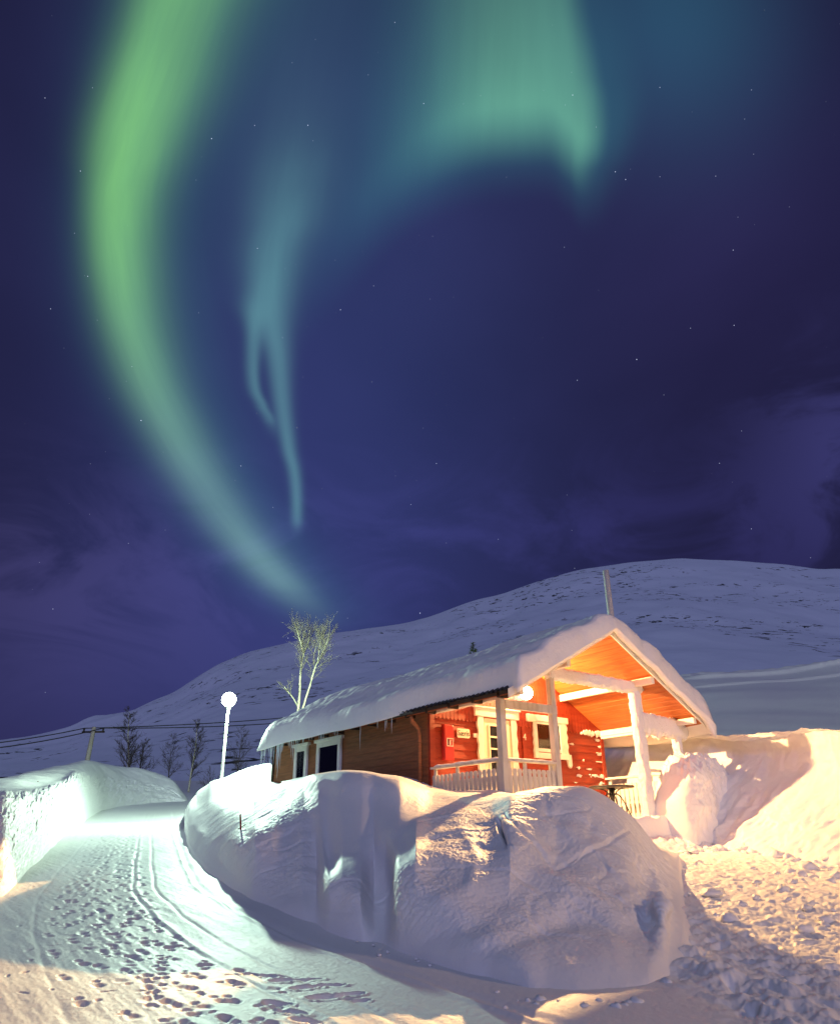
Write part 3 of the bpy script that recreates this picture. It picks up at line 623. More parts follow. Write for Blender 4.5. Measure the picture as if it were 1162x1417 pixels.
# gable: upright boards with rounded lower ends
gb = MB(); x = -.02; rr = random.Random(5)
while x < GW:
    wd = .105; xm = x+wd/2; zt = roofz(xm)-.012; zb_ = 2.44; pts = [(x+.004, DPT-.044, zb_)]
    for k in range(1, 7): a = math.pi*k/7; pts.append((xm-(wd/2-.004)*math.cos(a), DPT-.044, zb_-.055*math.sin(a)))
    pts += [(x+wd-.004, DPT-.044, zb_), (x+wd-.004, DPT-.044, roofz(x+wd)-.012), (x+.004, DPT-.044, roofz(x)-.012)]
    if x < RXM < x+wd: pts.insert(-1, (RXM, DPT-.044, RZ-.015))
    gb.prism(pts, (0, .024, 0)); x += wd
gb.build('gable_boards', REDP, cabin)
# ceilings and roof deck
for sgn in (-1, 1):
    xe = RXM+sgn*(GW/2+(.34 if sgn < 0 else .40)); ze = roofz(xe); y0, y1 = -.60, LEN+.08
    nb = 22; mb = MB()
    for i in range(nb):
        t0 = i/nb; t1 = (i+1)/nb-.0035
        xa = RXM+(xe-RXM)*t0; xb = RXM+(xe-RXM)*t1
        mb.prism([(xa, y0, roofz(xa)), (xb, y0, roofz(xb)), (xb, y0, roofz(xb)+.02), (xa, y0, roofz(xa)+.02)], (0, y1-y0, 0))
    mb.build('ceiling', CEIL, cabin)
    mb = MB(); mb.prism([(RXM, y0-.002, RZ+.022), (xe, y0-.002, ze+.022), (xe, y0-.002, ze+.085), (RXM, y0-.002, RZ+.085)], (0, y1-y0+.004, 0)); rf = mb.build('roof', DARKW, cabin)
    # rake boards
    mb = MB(); mb.prism([(RXM, y0-.03, RZ-.05), (xe+sgn*.02, y0-.03, ze-.06), (xe+sgn*.02, y0-.03, ze+.10), (RXM, y0-.03, RZ+.11)], (0, .027, 0)); mb.build('rake_board', WHITEP, cabin, bevel=.004)
    mb = MB(); mb.prism([(RXM, y1+.003, RZ-.05), (xe, y1+.003, ze-.06), (xe, y1+.003, ze+.10), (RXM, y1+.003, RZ+.11)], (0, .027, 0)); mb.build('rake_board', WHITEP, cabin)
    # purlins
    for dx, hgt, wd in ((1.31, .15, .11), (GW/2-.03, .13, .10)):
        xx = RXM+sgn*dx; zz = roofz(xx)-.004
        mb = MB(); mb.box((xx-wd/2, -.57, zz-hgt-.02), (xx+wd/2, DPT-.05, zz-.02)); mb.build('purlin', WHITEP, cabin, bevel=.006)
# corrugated sheet along the left eave
mb = MB(); xs0 = RXM-(GW/2+.36); N = 300; yv = np.linspace(-.55, LEN+.1, N*2)
top_, bot_ = [], []
for y in yv:
    o = .022*math.sin(y*2*math.pi/.125); z = roofz(xs0)+.115+o; top_.append((xs0, y, z)); bot_.append((xs0+1.0, y, z+.527))
vs = []; fs = []
for a, b in zip(top_, bot_): vs += [a, b, (a[0], a[1], a[2]-.006), (b[0], b[1], b[2]-.006)]
for i in range(len(yv)-1): k = i*4; fs += [(k, k+4, k+5, k+1), (k+2, k+3, k+7, k+6), (k, k+2, k+6, k+4)]
mb.add(vs, fs, False); mb.build('corrugated_sheet', CORR, cabin)
for i in range(13): y = -.35+i*.72; MB().box((xs0+.02, y, roofz(xs0)+.0), (xs0+.25, y+.07, roofz(xs0)+.09)).build('rafter_end', DARKW, cabin)
# posts
def post(x, y, wd, z0, z1, mat_=GREYW, nm='post'): return MB().box((x-wd/2, y-wd/2, z0), (x+wd/2, y+wd/2, z1)).build(nm, mat_, cabin, bevel=.008)
post(0, 0, .135, FLOOR-.3, 2.453); post(1.385, 0, .13, FLOOR-.3, 3.04); post(4.03, 0, .15, FLOOR-.3, 3.04); post(GW, 0, .13, FLOOR-.3, 2.30)
ZB = 2.453
MB().box((-.06, -.05, ZB+.001), (.06, DPT-.05, ZB+.155)).build('side_beam', GREYW, cabin, bevel=.006)
MB().box((GW-.06, -.05, ZB-.15), (GW+.06, DPT-.05, ZB+.0)).build('side_beam', WHITEP, cabin, bevel=.006)
MB().box((.069, -.075, ZB-.16), (1.452, -.01, ZB+.005)).build('front_beam', GREYW, cabin, bevel=.006)
MB().box((4.107, -.06, ZB-.22), (GW+.3, .01, ZB-.03)).build('front_beam', GREYW, cabin, bevel=.006)
MB().box((1.15, -.07, 3.045), (4.30, .07, 3.19)).build('tie_beam', GREYW, cabin, bevel=.006)
MB().box((RXM-.05, -.05, 3.192), (RXM+.05, .05, RZ-.03)).build('king_post', GREYW, cabin) if False else None
# deck
MB().box((-.05, -.12, FLOOR-.12), (GW+.05, DPT, FLOOR)).build('porch_floor', GREYW, cabin, bevel=.01)
# railings
def baluster(mb, o, u, n, wd=.118, z0=.44, z1=1.235, th=.022, wd_=.106):
    wd = wd_
    o = Vector(o); u = Vector(u); n = Vector(n)
    pr_ = [(0, .5), (.06, .5), (.12, .40), (.22, .33), (.34, .30), (.46, .36), (.56, .43), (.64, .485), (.74, .49), (.80, .49), (.83, .40), (.865, .36), (.90, .40), (.93, .49), (.97, .42), (1, .30)]
    L = [o+u*(-k*wd)+Vector((0, 0, z0+(z1-z0)*t_)) for t_, k in pr_]; Rr = [o+u*(k*wd)+Vector((0, 0, z0+(z1-z0)*t_)) for t_, k in pr_]
    vs = []; fs = []
    for a, b in zip(L, Rr): vs += [a-n*th/2, b-n*th/2, a+n*th/2, b+n*th/2]
    for i in range(len(L)-1):
        k = i*4; fs += [(k, k+4, k+5, k+1), (k+2, k+3, k+7, k+6), (k, k+2, k+6, k+4), (k+1, k+5, k+7, k+3)]
    k = (len(L)-1)*4; fs += [(0, 1, 3, 2), (k, k+2, k+3, k+1)]
    return mb.add(vs, fs)
def railing(a, b, n, material, rail_mat=GREYW):
    a = Vector((a[0], a[1], 0)); b = Vector((b[0], b[1], 0)); u = (b-a).normalized(); n = Vector(n); L = (b-a).length
    mb = MB(); z1 = 1.35
    def bar(z0, z1_, t0, t1): mb.prism([a+n*t0+Vector((0, 0, z0)), a+n*t1+Vector((0, 0, z0)), a+n*t1+Vector((0, 0, z1_)), a+n*t0+Vector((0, 0, z1_))], b-a)
    bar(z1, z1+.045, -.07, .07); bar(1.02, 1.11, -.045, -.002); bar(.50, .58, -.045, -.002)
    r = mb.build('railing', rail_mat, cabin, bevel=.004)
    for t_ in (.04, L*.36, L-.12): p_ = a+u*t_; MB().prism([p_+Vector((0, 0, 1.11))-n*.04, p_+u*.07+Vector((0, 0, 1.11))-n*.04, p_+u*.07+Vector((0, 0, 1.11)), p_+Vector((0, 0, 1.11))], (0, 0, .238)).build('rail_block', material, r)
    nb = int((L-.03)/.122); st_ = L/nb; first = None
    for i in range(nb):
        c = a+u*(st_*(i+.5))+n*.013
        if first is None:
            first = baluster(MB(), c, u, n).build('baluster', material, r, base=None); f0 = c
        else:
            o_ = first.copy(); col.objects.link(o_); o_.parent = r; o_.location = c-f0
    return r
railing((0, DPT-.06), (0, .07), (-1, 0, 0), GREYW); railing((.07, 0), (1.32, 0), (0, -1, 0), GREYW)
railing((GW, .07), (GW, DPT-.06), (-1, 0, 0), WHITEP, WHITEP)
rl = MB(); rl.prism([(4.11, -.07, 1.35), (4.11, .07, 1.35), (4.11, .07, 1.395), (4.11, -.07, 1.395)], (1.15, 0, 0)); rl.build('railing', GREYW, cabin)
# door
def fbox(x0, x1, z0, z1, y0=-.075, y1=-.02): return ((x0, DPT+y0, z0), (x1, DPT+y1, z1))
def wavy_board(mb, x0, x1, z0, z1, side, y0, y1, amp=.016, nw=7):
    """upright board whose outer edge is fretsawn in waves; side=-1 left edge, +1 right edge"""
    n = 42; P = []
    for i in range(n+1):
        z = z0+(z1-z0)*i/n; d = amp*(1+math.cos(2*math.pi*nw*i/n))/2*1.6; P.append(((x0+d if side < 0 else x1-d), z))
    other = x1 if side < 0 else x0
    for i in range(n):
        a, b = P[i], P[i+1]; xs = sorted((a[0], other)); xt = sorted((b[0], other))
        mb.prism([(xs[0], DPT+y0, a[1]), (xs[1], DPT+y0, a[1]), (xt[1], DPT+y0, b[1]), (xt[0], DPT+y0, b[1])], (0, y1-y0, 0))
door = MB().box(*fbox(1.46, 2.22, FLOOR+.03, 2.50, -.045, -.019)).build('door', DOORP, cabin, bevel=.004)
mb = MB(); wavy_board(mb, 1.24, 1.42, FLOOR, 2.52, -1, -.075, -.019); mb.build('casing', WHITEP, door)
mb = MB(); wavy_board(mb, 2.24, 2.42, FLOOR, 2.52, 1, -.075, -.019); mb.build('casing', WHITEP, door)
MB().box((1.422, DPT-.04, FLOOR), (1.458, DPT-.019, 2.52)).build('jamb', DOORP, door); MB().box((2.222, DPT-.04, FLOOR), (2.238, DPT-.019, 2.52)).build('jamb', DOORP, door)
mb = MB(); mb.box(*fbox(1.17, 2.49, 2.525, 2.70, -.09, -.019)); mb.box(*fbox(1.13, 2.53, 2.702, 2.74, -.12, -.019)); mb.build('lintel', WHITEP, door, bevel=.012)
mb = MB()
px0, px1, pz0, pz1 = 1.585, 2.06, 1.36, 2.36
mb.box((px0, DPT-.052, pz0), (px1, DPT-.047, pz1)); mb.build('pane', DARKIN, door)
mb = MB()
for i in range(3): xx = px0+(px1-px0)*i/2; mb.box((xx-.018, DPT-.062, pz0-.02), (xx+.018, DPT-.053, pz1+.02))
for i in range(5): zz = pz0+(pz1-pz0)*i/4; mb.box((px0-.02, DPT-.064, zz-.018), (px1+.02, DPT-.0535, zz+.018))
mb.build('glazing_bars', DOORP, door)
mb = MB(); mb.tube([(2.13, DPT-.05, 1.38), (2.13, DPT-.11, 1.38), (2.02, DPT-.11, 1.38)], .011); mb.build('handle', METAL, door)
# stub shelf beside the door frame
MB().box(*fbox(1.14, 1.25, 2.07, 2.15, -.06, -.019)).build('bracket', WHITEP, cabin)
# batten between door and window, box vent above
MB().box(*fbox(2.595, 2.70, FLOOR, 2.44, -.045, -.019)).build('batten', REDP, cabin)
MB().box(*fbox(2.735, 3.0, 2.53, 2.70, -.11, -.046)).build('vent_cover', DOORP, cabin, bevel=.01)
# porch window
win = empty('window', (3.4, DPT, 1.95)); win.parent = cabin; win.location = Vector((3.4, DPT, 1.95))-cabin.location
mb = MB(); mb.box((3.03, DPT-.024, 1.94), (3.80, DPT-.020, 2.52)); mb.build('backing', DARKIN, win)
mb = MB()
def wavy_sheet(mb, x0, x1, z0, z1, y, amp=.012, n=60, k=14, zf=None):
    vs = []; fs = []
    for i in range(n+1):
        x = x0+(x1-x0)*i/n; yy = y+amp*math.sin(i/n*k*2*math.pi); zb_ = z0 if zf is None else zf(i/n)
        vs += [(x, yy, zb_), (x, yy, z1)]
    for i in range(n): fs.append((2*i, 2*i+2, 2*i+3, 2*i+1))
    mb.add(vs, fs, True)
wavy_sheet(mb, 3.06, 3.78, 2.0, 2.50, DPT-.045, zf=lambda t_: 2.06+.20*math.exp(-((t_-.55)/.2)**2)); mb.build('curtain', CURT, win)
mb = MB(); wavy_sheet(mb, 3.06, 3.78, 1.96, 2.34, DPT-.034, .006, 60, 9); mb.build('curtain', LACE, win)
MB().box((3.05, DPT-.066, 1.95), (3.79, DPT-.063, 2.51)).build('pane', GLASS, win)
mb = MB(); wavy_board(mb, 2.93, 3.05, 1.80, 2.53, -1, -.085, -.019, .012, 4); wavy_board(mb, 3.80, 4.06, 1.74, 2.56, 1, -.085, -.019, .02, 4)
mb.box(*fbox(3.05, 3.80, 2.50, 2.56, -.08, -.019)); mb.box(*fbox(3.05, 3.80, 1.88, 1.955, -.08, -.019)); mb.box(*fbox(2.90, 4.10, 2.562, 2.70, -.095, -.019)); mb.box(*fbox(2.94, 4.06, 1.74, 1.86, -.095, -.019))
mb.prism([(3.93, DPT-.09, 1.86), (4.12, DPT-.09, 1.86), (4.13, DPT-.09, 1.63), (4.09, DPT-.09, 1.56), (4.03, DPT-.09, 1.60), (4.0, DPT-.09, 1.74)], (0, .07, 0))
mb.build('frame', WHITEP, win, bevel=.005)
pass
# side windows
for (y0, y1, z0, z1) in ((7.28, 7.96, 1.40, 2.33), (5.62, 6.78, 1.40, 2.33)):
    wn = empty('window', (0, 0, 0)); wn.parent = cabin; wn.location = Vector((0, (y0+y1)/2, z0))-cabin.location
    MB().box((-.026, y0+.06, z0+.08), (-.021, y1-.06, z1-.08)).build('backing', DARKIN, wn)
    vs = []; mb = MB(); n = 90
    for i in range(n+1): yy = y0+.08+(y1-y0-.16)*i/n; vs += [(-.042+.008*math.sin(i*.9)+.004*math.sin(i*2.3), yy, z0+.1), (-.042+.008*math.sin(i*.9), yy, z1-.1)]
    mb.add(vs, [(2*i, 2*i+1, 2*i+3, 2*i+2) for i in range(n)], True); mb.build('curtain', LACE, wn)
    MB().box((-.060, y0+.1, z0+.1), (-.057, y1-.1, z1-.1)).build('pane', GLASS, wn)
    mb = MB(); mb.box((-.085, y0, z0-.1), (-.021, y0+.13, z1)); mb.box((-.085, y1-.13, z0-.1), (-.021, y1, z1)); mb.box((-.085, y0+.13, z1-.12), (-.021, y1-.13, z1)); mb.box((-.085, y0+.13, z0), (-.021, y1-.13, z0+.12))
    mb.box((-.115, y0-.09, z1+.002), (-.021, y1+.09, z1+.075)); mb.box((-.10, y0-.05, z0-.12), (-.021, y1+.05, z0-.08))
    mb.build('frame', WHITEP, wn, bevel=.005)
# gutter and downpipe
mb = MB(); gy = np.linspace(2.3, LEN+.05, 30); n = 8; vs = []; fs = []
for y in gy:
    for k in range(n+1): a = math.pi+math.pi*k/n; vs.append((xs0+.05+.055*math.cos(a), y, 2.50+.01*math.sin(y*.7)+.055*math.sin(a)))
for i in range(len(gy)-1):
    for k in range(n): q0 = i*(n+1)+k; fs.append((q0, q0+1, q0+n+2, q0+n+1))
mb.add(vs, fs, True); mb.build('gutter', CORR, cabin)
mb = MB(); mb.tube([(xs0+.05, 2.42, 2.42), (xs0+.08, 2.42, 2.33), (-.12, 2.40, 2.18), (-.10, 2.40, 1.95), (-.10, 2.40, -.2)], .045, 10)
for z in (1.9, .9): mb.tube([(-.10, 2.40, z), (-.10, 2.40, z+.04)], .053, 10)
mb.build('downpipe', BROWNP, cabin)
# chimney pipe
chx, chy, chz, _ = 0, 0, 0, 0
x_, y_, z_ = spot(845, 850, 17.6)
ch = MB().tube([(x_, y_, 3.7), (x_, y_, z_+1.13)], .075, 12).build('chimney', GREYW, rf)
MB().tube([(x_, y_, z_+1.05), (x_, y_, z_+1.10)], .082, 12).build('chimney_band', METAL, ch) if False else None

# ------------------------------------------------------------------ snow on the roof
NYs = 360; NS = 90
yy = np.linspace(-.80, LEN+.22, NYs)
SX_ = np.zeros((NYs, 2*NS)); SY_ = np.zeros_like(SX_); SZ_ = np.zeros_like(SX_)
for i, y in enumerate(yy):
    f0 = min(1, max(0, (y+.80)/.24)); f1 = min(1, max(0, (LEN+.22-y)/.55)); e = max(0, 1-(1-f0)**3.2)**.36*math.sqrt(max(0, 1-(1-f1)**2))
    back = float(sst(y, 2.2, 3.6)); far = float(sst(y, 7.5, 9.6))
    xl = RXM-(GW/2+.27+.20*back+.0*far+.03*math.sin(y*3.1)); xr = RXM+(GW/2+.46+.05*math.sin(y*1.7))
    s = np.linspace(0, 1, NS); x = xl+(xr-xl)*s
    xx = RXM+np.sqrt((x-RXM)**2+.10)*np.sign(x-RXM) if False else x
    top_z = RZ+.11-rsl(x)*(np.sqrt((x-RXM)**2+.16)-.25)
    dr = .014*fbm(x*4.5, np.full_like(x, y*4.5), 3)+.09*fbm(x*1.2+y*.35, np.full_like(x, y*.30)+x*.2, 3)+.07*np.sin((x*2.3+y*1.35)+.6*math.sin(y*.8))*sst(x, 2.6, 1.2)*sst(x, xl, xl+.7)
    th = (.325+.10*back*0+dr)*np.where(x < RXM, 1.0+.05*sst(-x, -RXM, -xl), 1+.25*sst(x, RXM, xr))
    edge = np.minimum((x-xl)/.30, (xr-x)/.34); edge = np.clip(edge, 0, 1); rnd = np.clip(1-(1-edge)**2.6, 0, 1)**.42
    under = RZ+.10-rsl(x)*np.abs(x-RXM)
    zt = under*(1-.0)+(top_z+th-under)*rnd*e
    droopL = (.02*back+.05*far)*(1-sst(x, xl, xl+.30)); droopR = .14*(1-sst(-x, -xr, -xr+.3))
    droopR = .16*sst(x, xr-.35, xr)
    zt = zt-droopL-droopR
    zb_ = under-droopL*1.25-droopR*1.2-.02*(edge < 1)
    
    # front lip hangs a little over the rake boards
    lip = .10*(1-float(sst(y, -.80, -.62)))
    hang = float(sst(-y, .632, .70))*.10; zb_ = zb_-hang-(hang*.25*fbm(x*2.1, x*0+1.5, 3))
    cl_ = float(sst(y, -.80, -.745)) if y < -.70 else 1.0; mid = under-.03
    zt = np.maximum(zt, zb_+.004)
    SX_[i, :NS] = x; SZ_[i, :NS] = mid+(zt-mid)*cl_
    SX_[i, NS:] = x[::-1]; SZ_[i, NS:] = (mid+(zb_-mid)*cl_**.5)[::-1]
    SY_[i, :] = y
SY_[:, :] += (.03*fbm(SX_*1.5, SZ_*1.5, 3))*(SY_ < -.5)
cl = grid_obj('roof_snow', SX_, SY_, SZ_, SNOWF, base=(RXM, 0, 2.5), wrap=True)
tag(cl, 'thick smooth snow blanket lying over the whole cabin roof and drooping past its eaves', 'snow')
# end caps
for i in (0, NYs-1):
    me = cl.data
bmcap = MB()

# icicles
ic = None; ice_pos = []
rr = random.Random(21)
for k in range(21): ice_pos.append((8.05+rr.random()*1.35, rr.uniform(.18, .75)*(1.35 if rr.random() < .2 else 1), rr.uniform(.010, .02), 'a'))
for k in range(24): ice_pos.append((5.2+rr.random()*3.0, rr.uniform(.06, .22), rr.uniform(.006, .011), 'b'))
for y, L in ((7.6, .42), (7.5, .6), (7.35, .5), (4.3, .55), (5.3, .25), (3.6, .16), (3.3, .24), (3.25, .18), (3.05, .32), (6.1, .2)): ice_pos.append((y, L, .010, 'b'))
proto = {}
for key in ('a', 'b'):
    mb = MB(); n = 8; mb.tube([(0.012*math.sin(k*1.3), .008*math.cos(k*1.9), -k/n) for k in range(n+1)], [max(.04, (1-k/n)**.8)*(1+.12*math.sin(k*2.1)) for k in range(n+1)], 7)
    me = bpy.data.meshes.new('icicle'); me.from_pydata(mb.v, [], mb.f); me.polygons.foreach_set('use_smooth', mb.sm); me.materials.append(ICE); proto[key] = me
for (y, L, r, key) in ice_pos:
    o = bpy.data.objects.new('icicle', proto[key]); col.objects.link(o)
    far = float(sst(y, 7.5, 9.6)); zz = 2.50-.05*far
    o.location = (xs0+(-.03 if key == 'a' else .0), y, zz-.05+.01*math.sin(y*9)); o.scale = (r*1.0, r*1.0, L*1.0)
    # x and y of the profile are unit radii
    if key == 'a': tag(o, 'long icicle in the dense curtain under the back corner of the snowy eave', 'icicle', 'icicles in the curtain at the back corner of the eave')
    else: tag(o, 'thin icicle hanging from the gutter along the dark side wall', 'icicle', 'thin icicles along the gutter')
for me in proto.values():
    for v_ in me.vertices:
        z = v_.co.z; k = round(-z*8); cx = .012*math.sin(k*1.3); cy = .008*math.cos(k*1.9)
        v_.co.x = (v_.co.x-cx)+cx*20; v_.co.y = (v_.co.y-cy)+cy*20

# ------------------------------------------------------------------ things on the porch
# red extinguisher cabinet
fc = empty('extinguisher_cabinet', (.5, DPT, 1.58), 'red fire extinguisher cabinet with a white-framed pictogram, on the wall left of the name sign', 'cabinet')
MB().box((0.271, DPT-.115, 1.551), (0.529, DPT-.022, 2.270)).build('case', CABR, fc, bevel=.012)
MB().box((0.281, DPT-.13, 1.571), (0.519, DPT-.117, 2.250)).build('door', CABR, fc, bevel=.006)
mb = MB(); x0, x1, z0, z1, yq = 0.327, 0.495, 1.828, 1.991, DPT-.134
mb.box((x0, yq-.003, z0), (x1, yq+.003, z0+.014)); mb.box((x0, yq-.003, z1-.014), (x1, yq+.003, z1)); mb.box((x0, yq-.003, z0+.014), (x0+.014, yq+.003, z1-.014)); mb.box((x1-.014, yq-.003, z0+.014), (x1, yq+.003, z1-.014))
gx_ = x0+.072
mb.box((gx_, yq-.002, z0+.03), (gx_+.03, yq+.003, z0+.10)); mb.prism([(gx_, yq-.002, z0+.10), (gx_+.03, yq-.002, z0+.10), (gx_+.02, yq-.002, z0+.118), (gx_+.008, yq-.002, z0+.118)], (0, .005, 0)); mb.prism([(gx_+.01, yq-.002, z0+.119), (gx_+.045, yq-.002, z0+.119), (gx_+.051, yq-.002, z0+.106), (gx_+.055, yq-.002, z0+.128), (gx_+.01, yq-.002, z0+.128)], (0, .004, 0))
mb.build('pictogram', SIGNW, fc)
MB().box((x0+.0141, yq+.001, z0+.0141), (x0+.058, yq+.003, z1-.0141)).build('pictogram_field', DARKM, fc)
MB().box((0.497, DPT-.145, 1.93), (0.507, DPT-.131, 1.99)).build('handle', METAL, fc)
def text(name, body, size, loc, rot, material, parent, depth=.003):
    cu = bpy.data.curves.new(name, 'FONT'); cu.body = body; cu.size = size; cu.extrude = depth; cu.align_x = 'CENTER'; cu.align_y = 'CENTER'; cu.offset = .0
    tmp = bpy.data.objects.new(name, cu); col.objects.link(tmp); bpy.context.view_layer.update()
    me = bpy.data.meshes.new_from_object(tmp.evaluated_get(bpy.context.evaluated_depsgraph_get())); bpy.data.objects.remove(tmp)
    me.name = name; me.materials.clear(); me.materials.append(material)
    o = bpy.data.objects.new(name, me); col.objects.link(o); o.rotation_euler = rot
    if parent: o.parent = parent; o.location = Vector(loc)-wloc(parent)
    else: o.location = loc
    return o
sg = empty('name_sign', (.86, DPT, 2.13), 'small white oblong name plate with dark lettering beside the door', 'sign')
mb = MB(); P = []
for cx, cz, a0 in ((1.0, 2.19, 0), (.72, 2.19, 90), (.72, 2.07, 180), (1.0, 2.07, 270)):
    for k in range(4): a = math.radians(a0+30*k); P.append((cx+.035*math.cos(a), DPT-.045, cz+.035*math.sin(a)))
mb.prism(P, (0, .022, 0)); mb.build('plate', SIGNW, sg, bevel=.003)
text('lettering', 'Særis', .155, (.86, DPT-.048, 2.125), (math.pi/2, 0, 0), SIGNT, sg)
tag(text('house_number', '4', .20, (2.66, DPT-.05, 2.17), (math.pi/2, 0, 0), SIGNW, None, .006), 'white house number 4 screwed to the red batten between door and window', 'house number')
# porch table
PT = (4.13, 1.0)
tb = empty('round_table', (PT[0], PT[1], FLOOR), 'dark round metal table with a scrolled pedestal on the porch', 'table')
zt = 1.10
n = 36; mb = MB(); mb.tube([(PT[0], PT[1], zt-.035), (PT[0], PT[1], zt-.03), (PT[0], PT[1], zt), (PT[0], PT[1], zt+.008)], [.47, .50, .50, .48], n); mb.build('table_top', DARKM, tb)
mb = MB(); mb.tube([(PT[0], PT[1], FLOOR+.03), (PT[0], PT[1], .6), (PT[0], PT[1], .85), (PT[0], PT[1], zt-.036)], [.05, .035, .05, .07], 12); mb.build('pedestal', DARKM, tb)
for k in range(4):
    a = math.radians(20+90*k); c, s = math.cos(a), math.sin(a)
    pts = [(PT[0]+c*r_, PT[1]+s*r_, z) for r_, z in ((.04, .94), (.10, .95), (.17, .90), (.24, .80), (.30, .68), (.36, .52), (.42, .42))]
    MB().tube(pts, [.014]*7, 7).build('leg', DARKM, tb)
    pts = [(PT[0]+c*r_, PT[1]+s*r_, z) for r_, z in ((.06, .92), (.10, .98), (.16, 1.03), (.26, zt-.04))]; MB().tube(pts, .014, 7).build('brace', DARKM, tb)
# porch lamp
lx_, ly_, lz_ = 0, 0, 0
for w_ in np.arange(14, 24, .01):
    q_ = spot(728, 959, w_)
    if q_[1] > 1.98: LP = Vector(q_); break
pl = empty('porch_lamp', (LP.x, LP.y, 2.9), 'glaring globe lamp on the gable wall above the porch door and window', 'lamp')
PLE = mat('porch_lamp_glass', (1, .95, .8), .4, emit=((1.0, .82, .52), 60))
MB().tube([(LP.x, DPT-.045, LP.z-.15), (LP.x, LP.y, LP.z-.15), (LP.x, LP.y, LP.z-.08)], .014, 8).build('bracket', METAL, pl)
MB().tube([(LP.x, LP.y, LP.z-.14), (LP.x, LP.y, LP.z-.075)], [.045, .07], 12).build('socket', METAL, pl)
def sphere(c, r, n=16):
    mb = MB(); mb.blob(c, (r, r, r), n, 0, 0.0); return mb
gl_ = sphere((LP.x, LP.y, LP.z), .15).build('globe', PLE, pl)
gl_.visible_shadow = True
ld = bpy.data.lights.new('porch_lamp_light', 'POINT'); ld.energy = 1; ld.shadow_soft_size = .03; ld.color = (1.0, .55, .20)
lo_ = bpy.data.objects.new('porch_lamp_light', ld); col.objects.link(lo_); lo_.location = (LP.x-.02, LP.y-.16, LP.z+.14)
def falloff(ld, strength, smooth, mix=0.0, dist=8.0):
    ld.use_nodes = True; t = NT(ld.node_tree); t.n.clear(); o = t.n.new('ShaderNodeOutputLight'); e = t.n.new('ShaderNodeEmission'); f = t.n.new('ShaderNodeLightFalloff')
    f.inputs['Strength'].default_value = strength; f.inputs['Smooth'].default_value = smooth; t.l.new(t.m('ADD', t.m('MULTIPLY', f.outputs['Linear'], 1-mix), t.m('MULTIPLY', f.outputs['Constant'], mix/dist)), e.inputs['Strength']); t.l.new(e.outputs[0], o.inputs[0])
falloff(ld, 790, 0, .40, 7.0)

# ------------------------------------------------------------------ street lamp
sx_, sy_, sz_ = spot(307, 1078, 25); hx_, hy_, hz_ = sx_, sy_, spot(315, 968, 25)[2]
sl = empty('street_lamp', (sx_, sy_, sz_-1.0), 'tall pale street lamp glaring greenish white behind the right roadside snow bank', 'street lamp')
MB().tube([(sx_, sy_, sz_-1.2), (sx_, sy_, hz_-.35)], [.055, .04], 12).build('pole', WHITEP, sl)
MB().tube([(sx_, sy_, hz_-.33), (sx_, sy_, hz_-.22)], [.05, .12], 12).build('lamp_neck', METAL, sl)
SLE = mat('street_lamp_glass', (1, 1, 1), .4, emit=((.80, 1.0, .88), 40))
sphere((sx_, sy_, hz_), .23, 40).build('globe', SLE, sl)
ld2 = bpy.data.lights.new('street_lamp_light', 'POINT'); ld2.shadow_soft_size = .12; ld2.color = (.70, 1.0, .76); ld2.energy = 1
l2 = bpy.data.objects.new('street_lamp_light', ld2); col.objects.link(l2)
vtl = (CAM-Vector((sx_, sy_, hz_))).normalized(); l2.location = (sx_+.05, sy_-.13, hz_-.38)
falloff(ld2, 590, 0)

# the warm yard lamp that stands outside the view, beyond the right end of the yard
yx, yy_ = 3.2, -17.5; yz = float(gz(yx, yy_))
yl = empty('street_lamp', (yx, yy_, yz), 'warm yard lamp on a steel post standing out of view behind the yard', 'street lamp')
MB().tube([(yx, yy_, yz-.3), (yx, yy_, yz+5.0)], [.055, .04], 12).build('pole', METAL, yl)
MB().tube([(yx, yy_, yz+4.95), (yx, yy_, yz+5.1)], [.05, .14], 12).build('lamp_neck', METAL, yl)
sphere((yx, yy_, yz+5.3), .22, 16).build('globe', mat('yard_lamp_glass', (1, .9, .7), .4, emit=((1.0, .70, .40), 12)), yl)
ld3 = bpy.data.lights.new('yard_lamp_light', 'POINT'); ld3.shadow_soft_size = .5; ld3.color = (1.0, .62, .36); ld3.energy = 1
l3 = bpy.data.objects.new('yard_lamp_light', ld3); col.objects.link(l3); l3.location = (yx-.3, yy_+.8, yz+5.3); falloff(ld3, 150, 0)
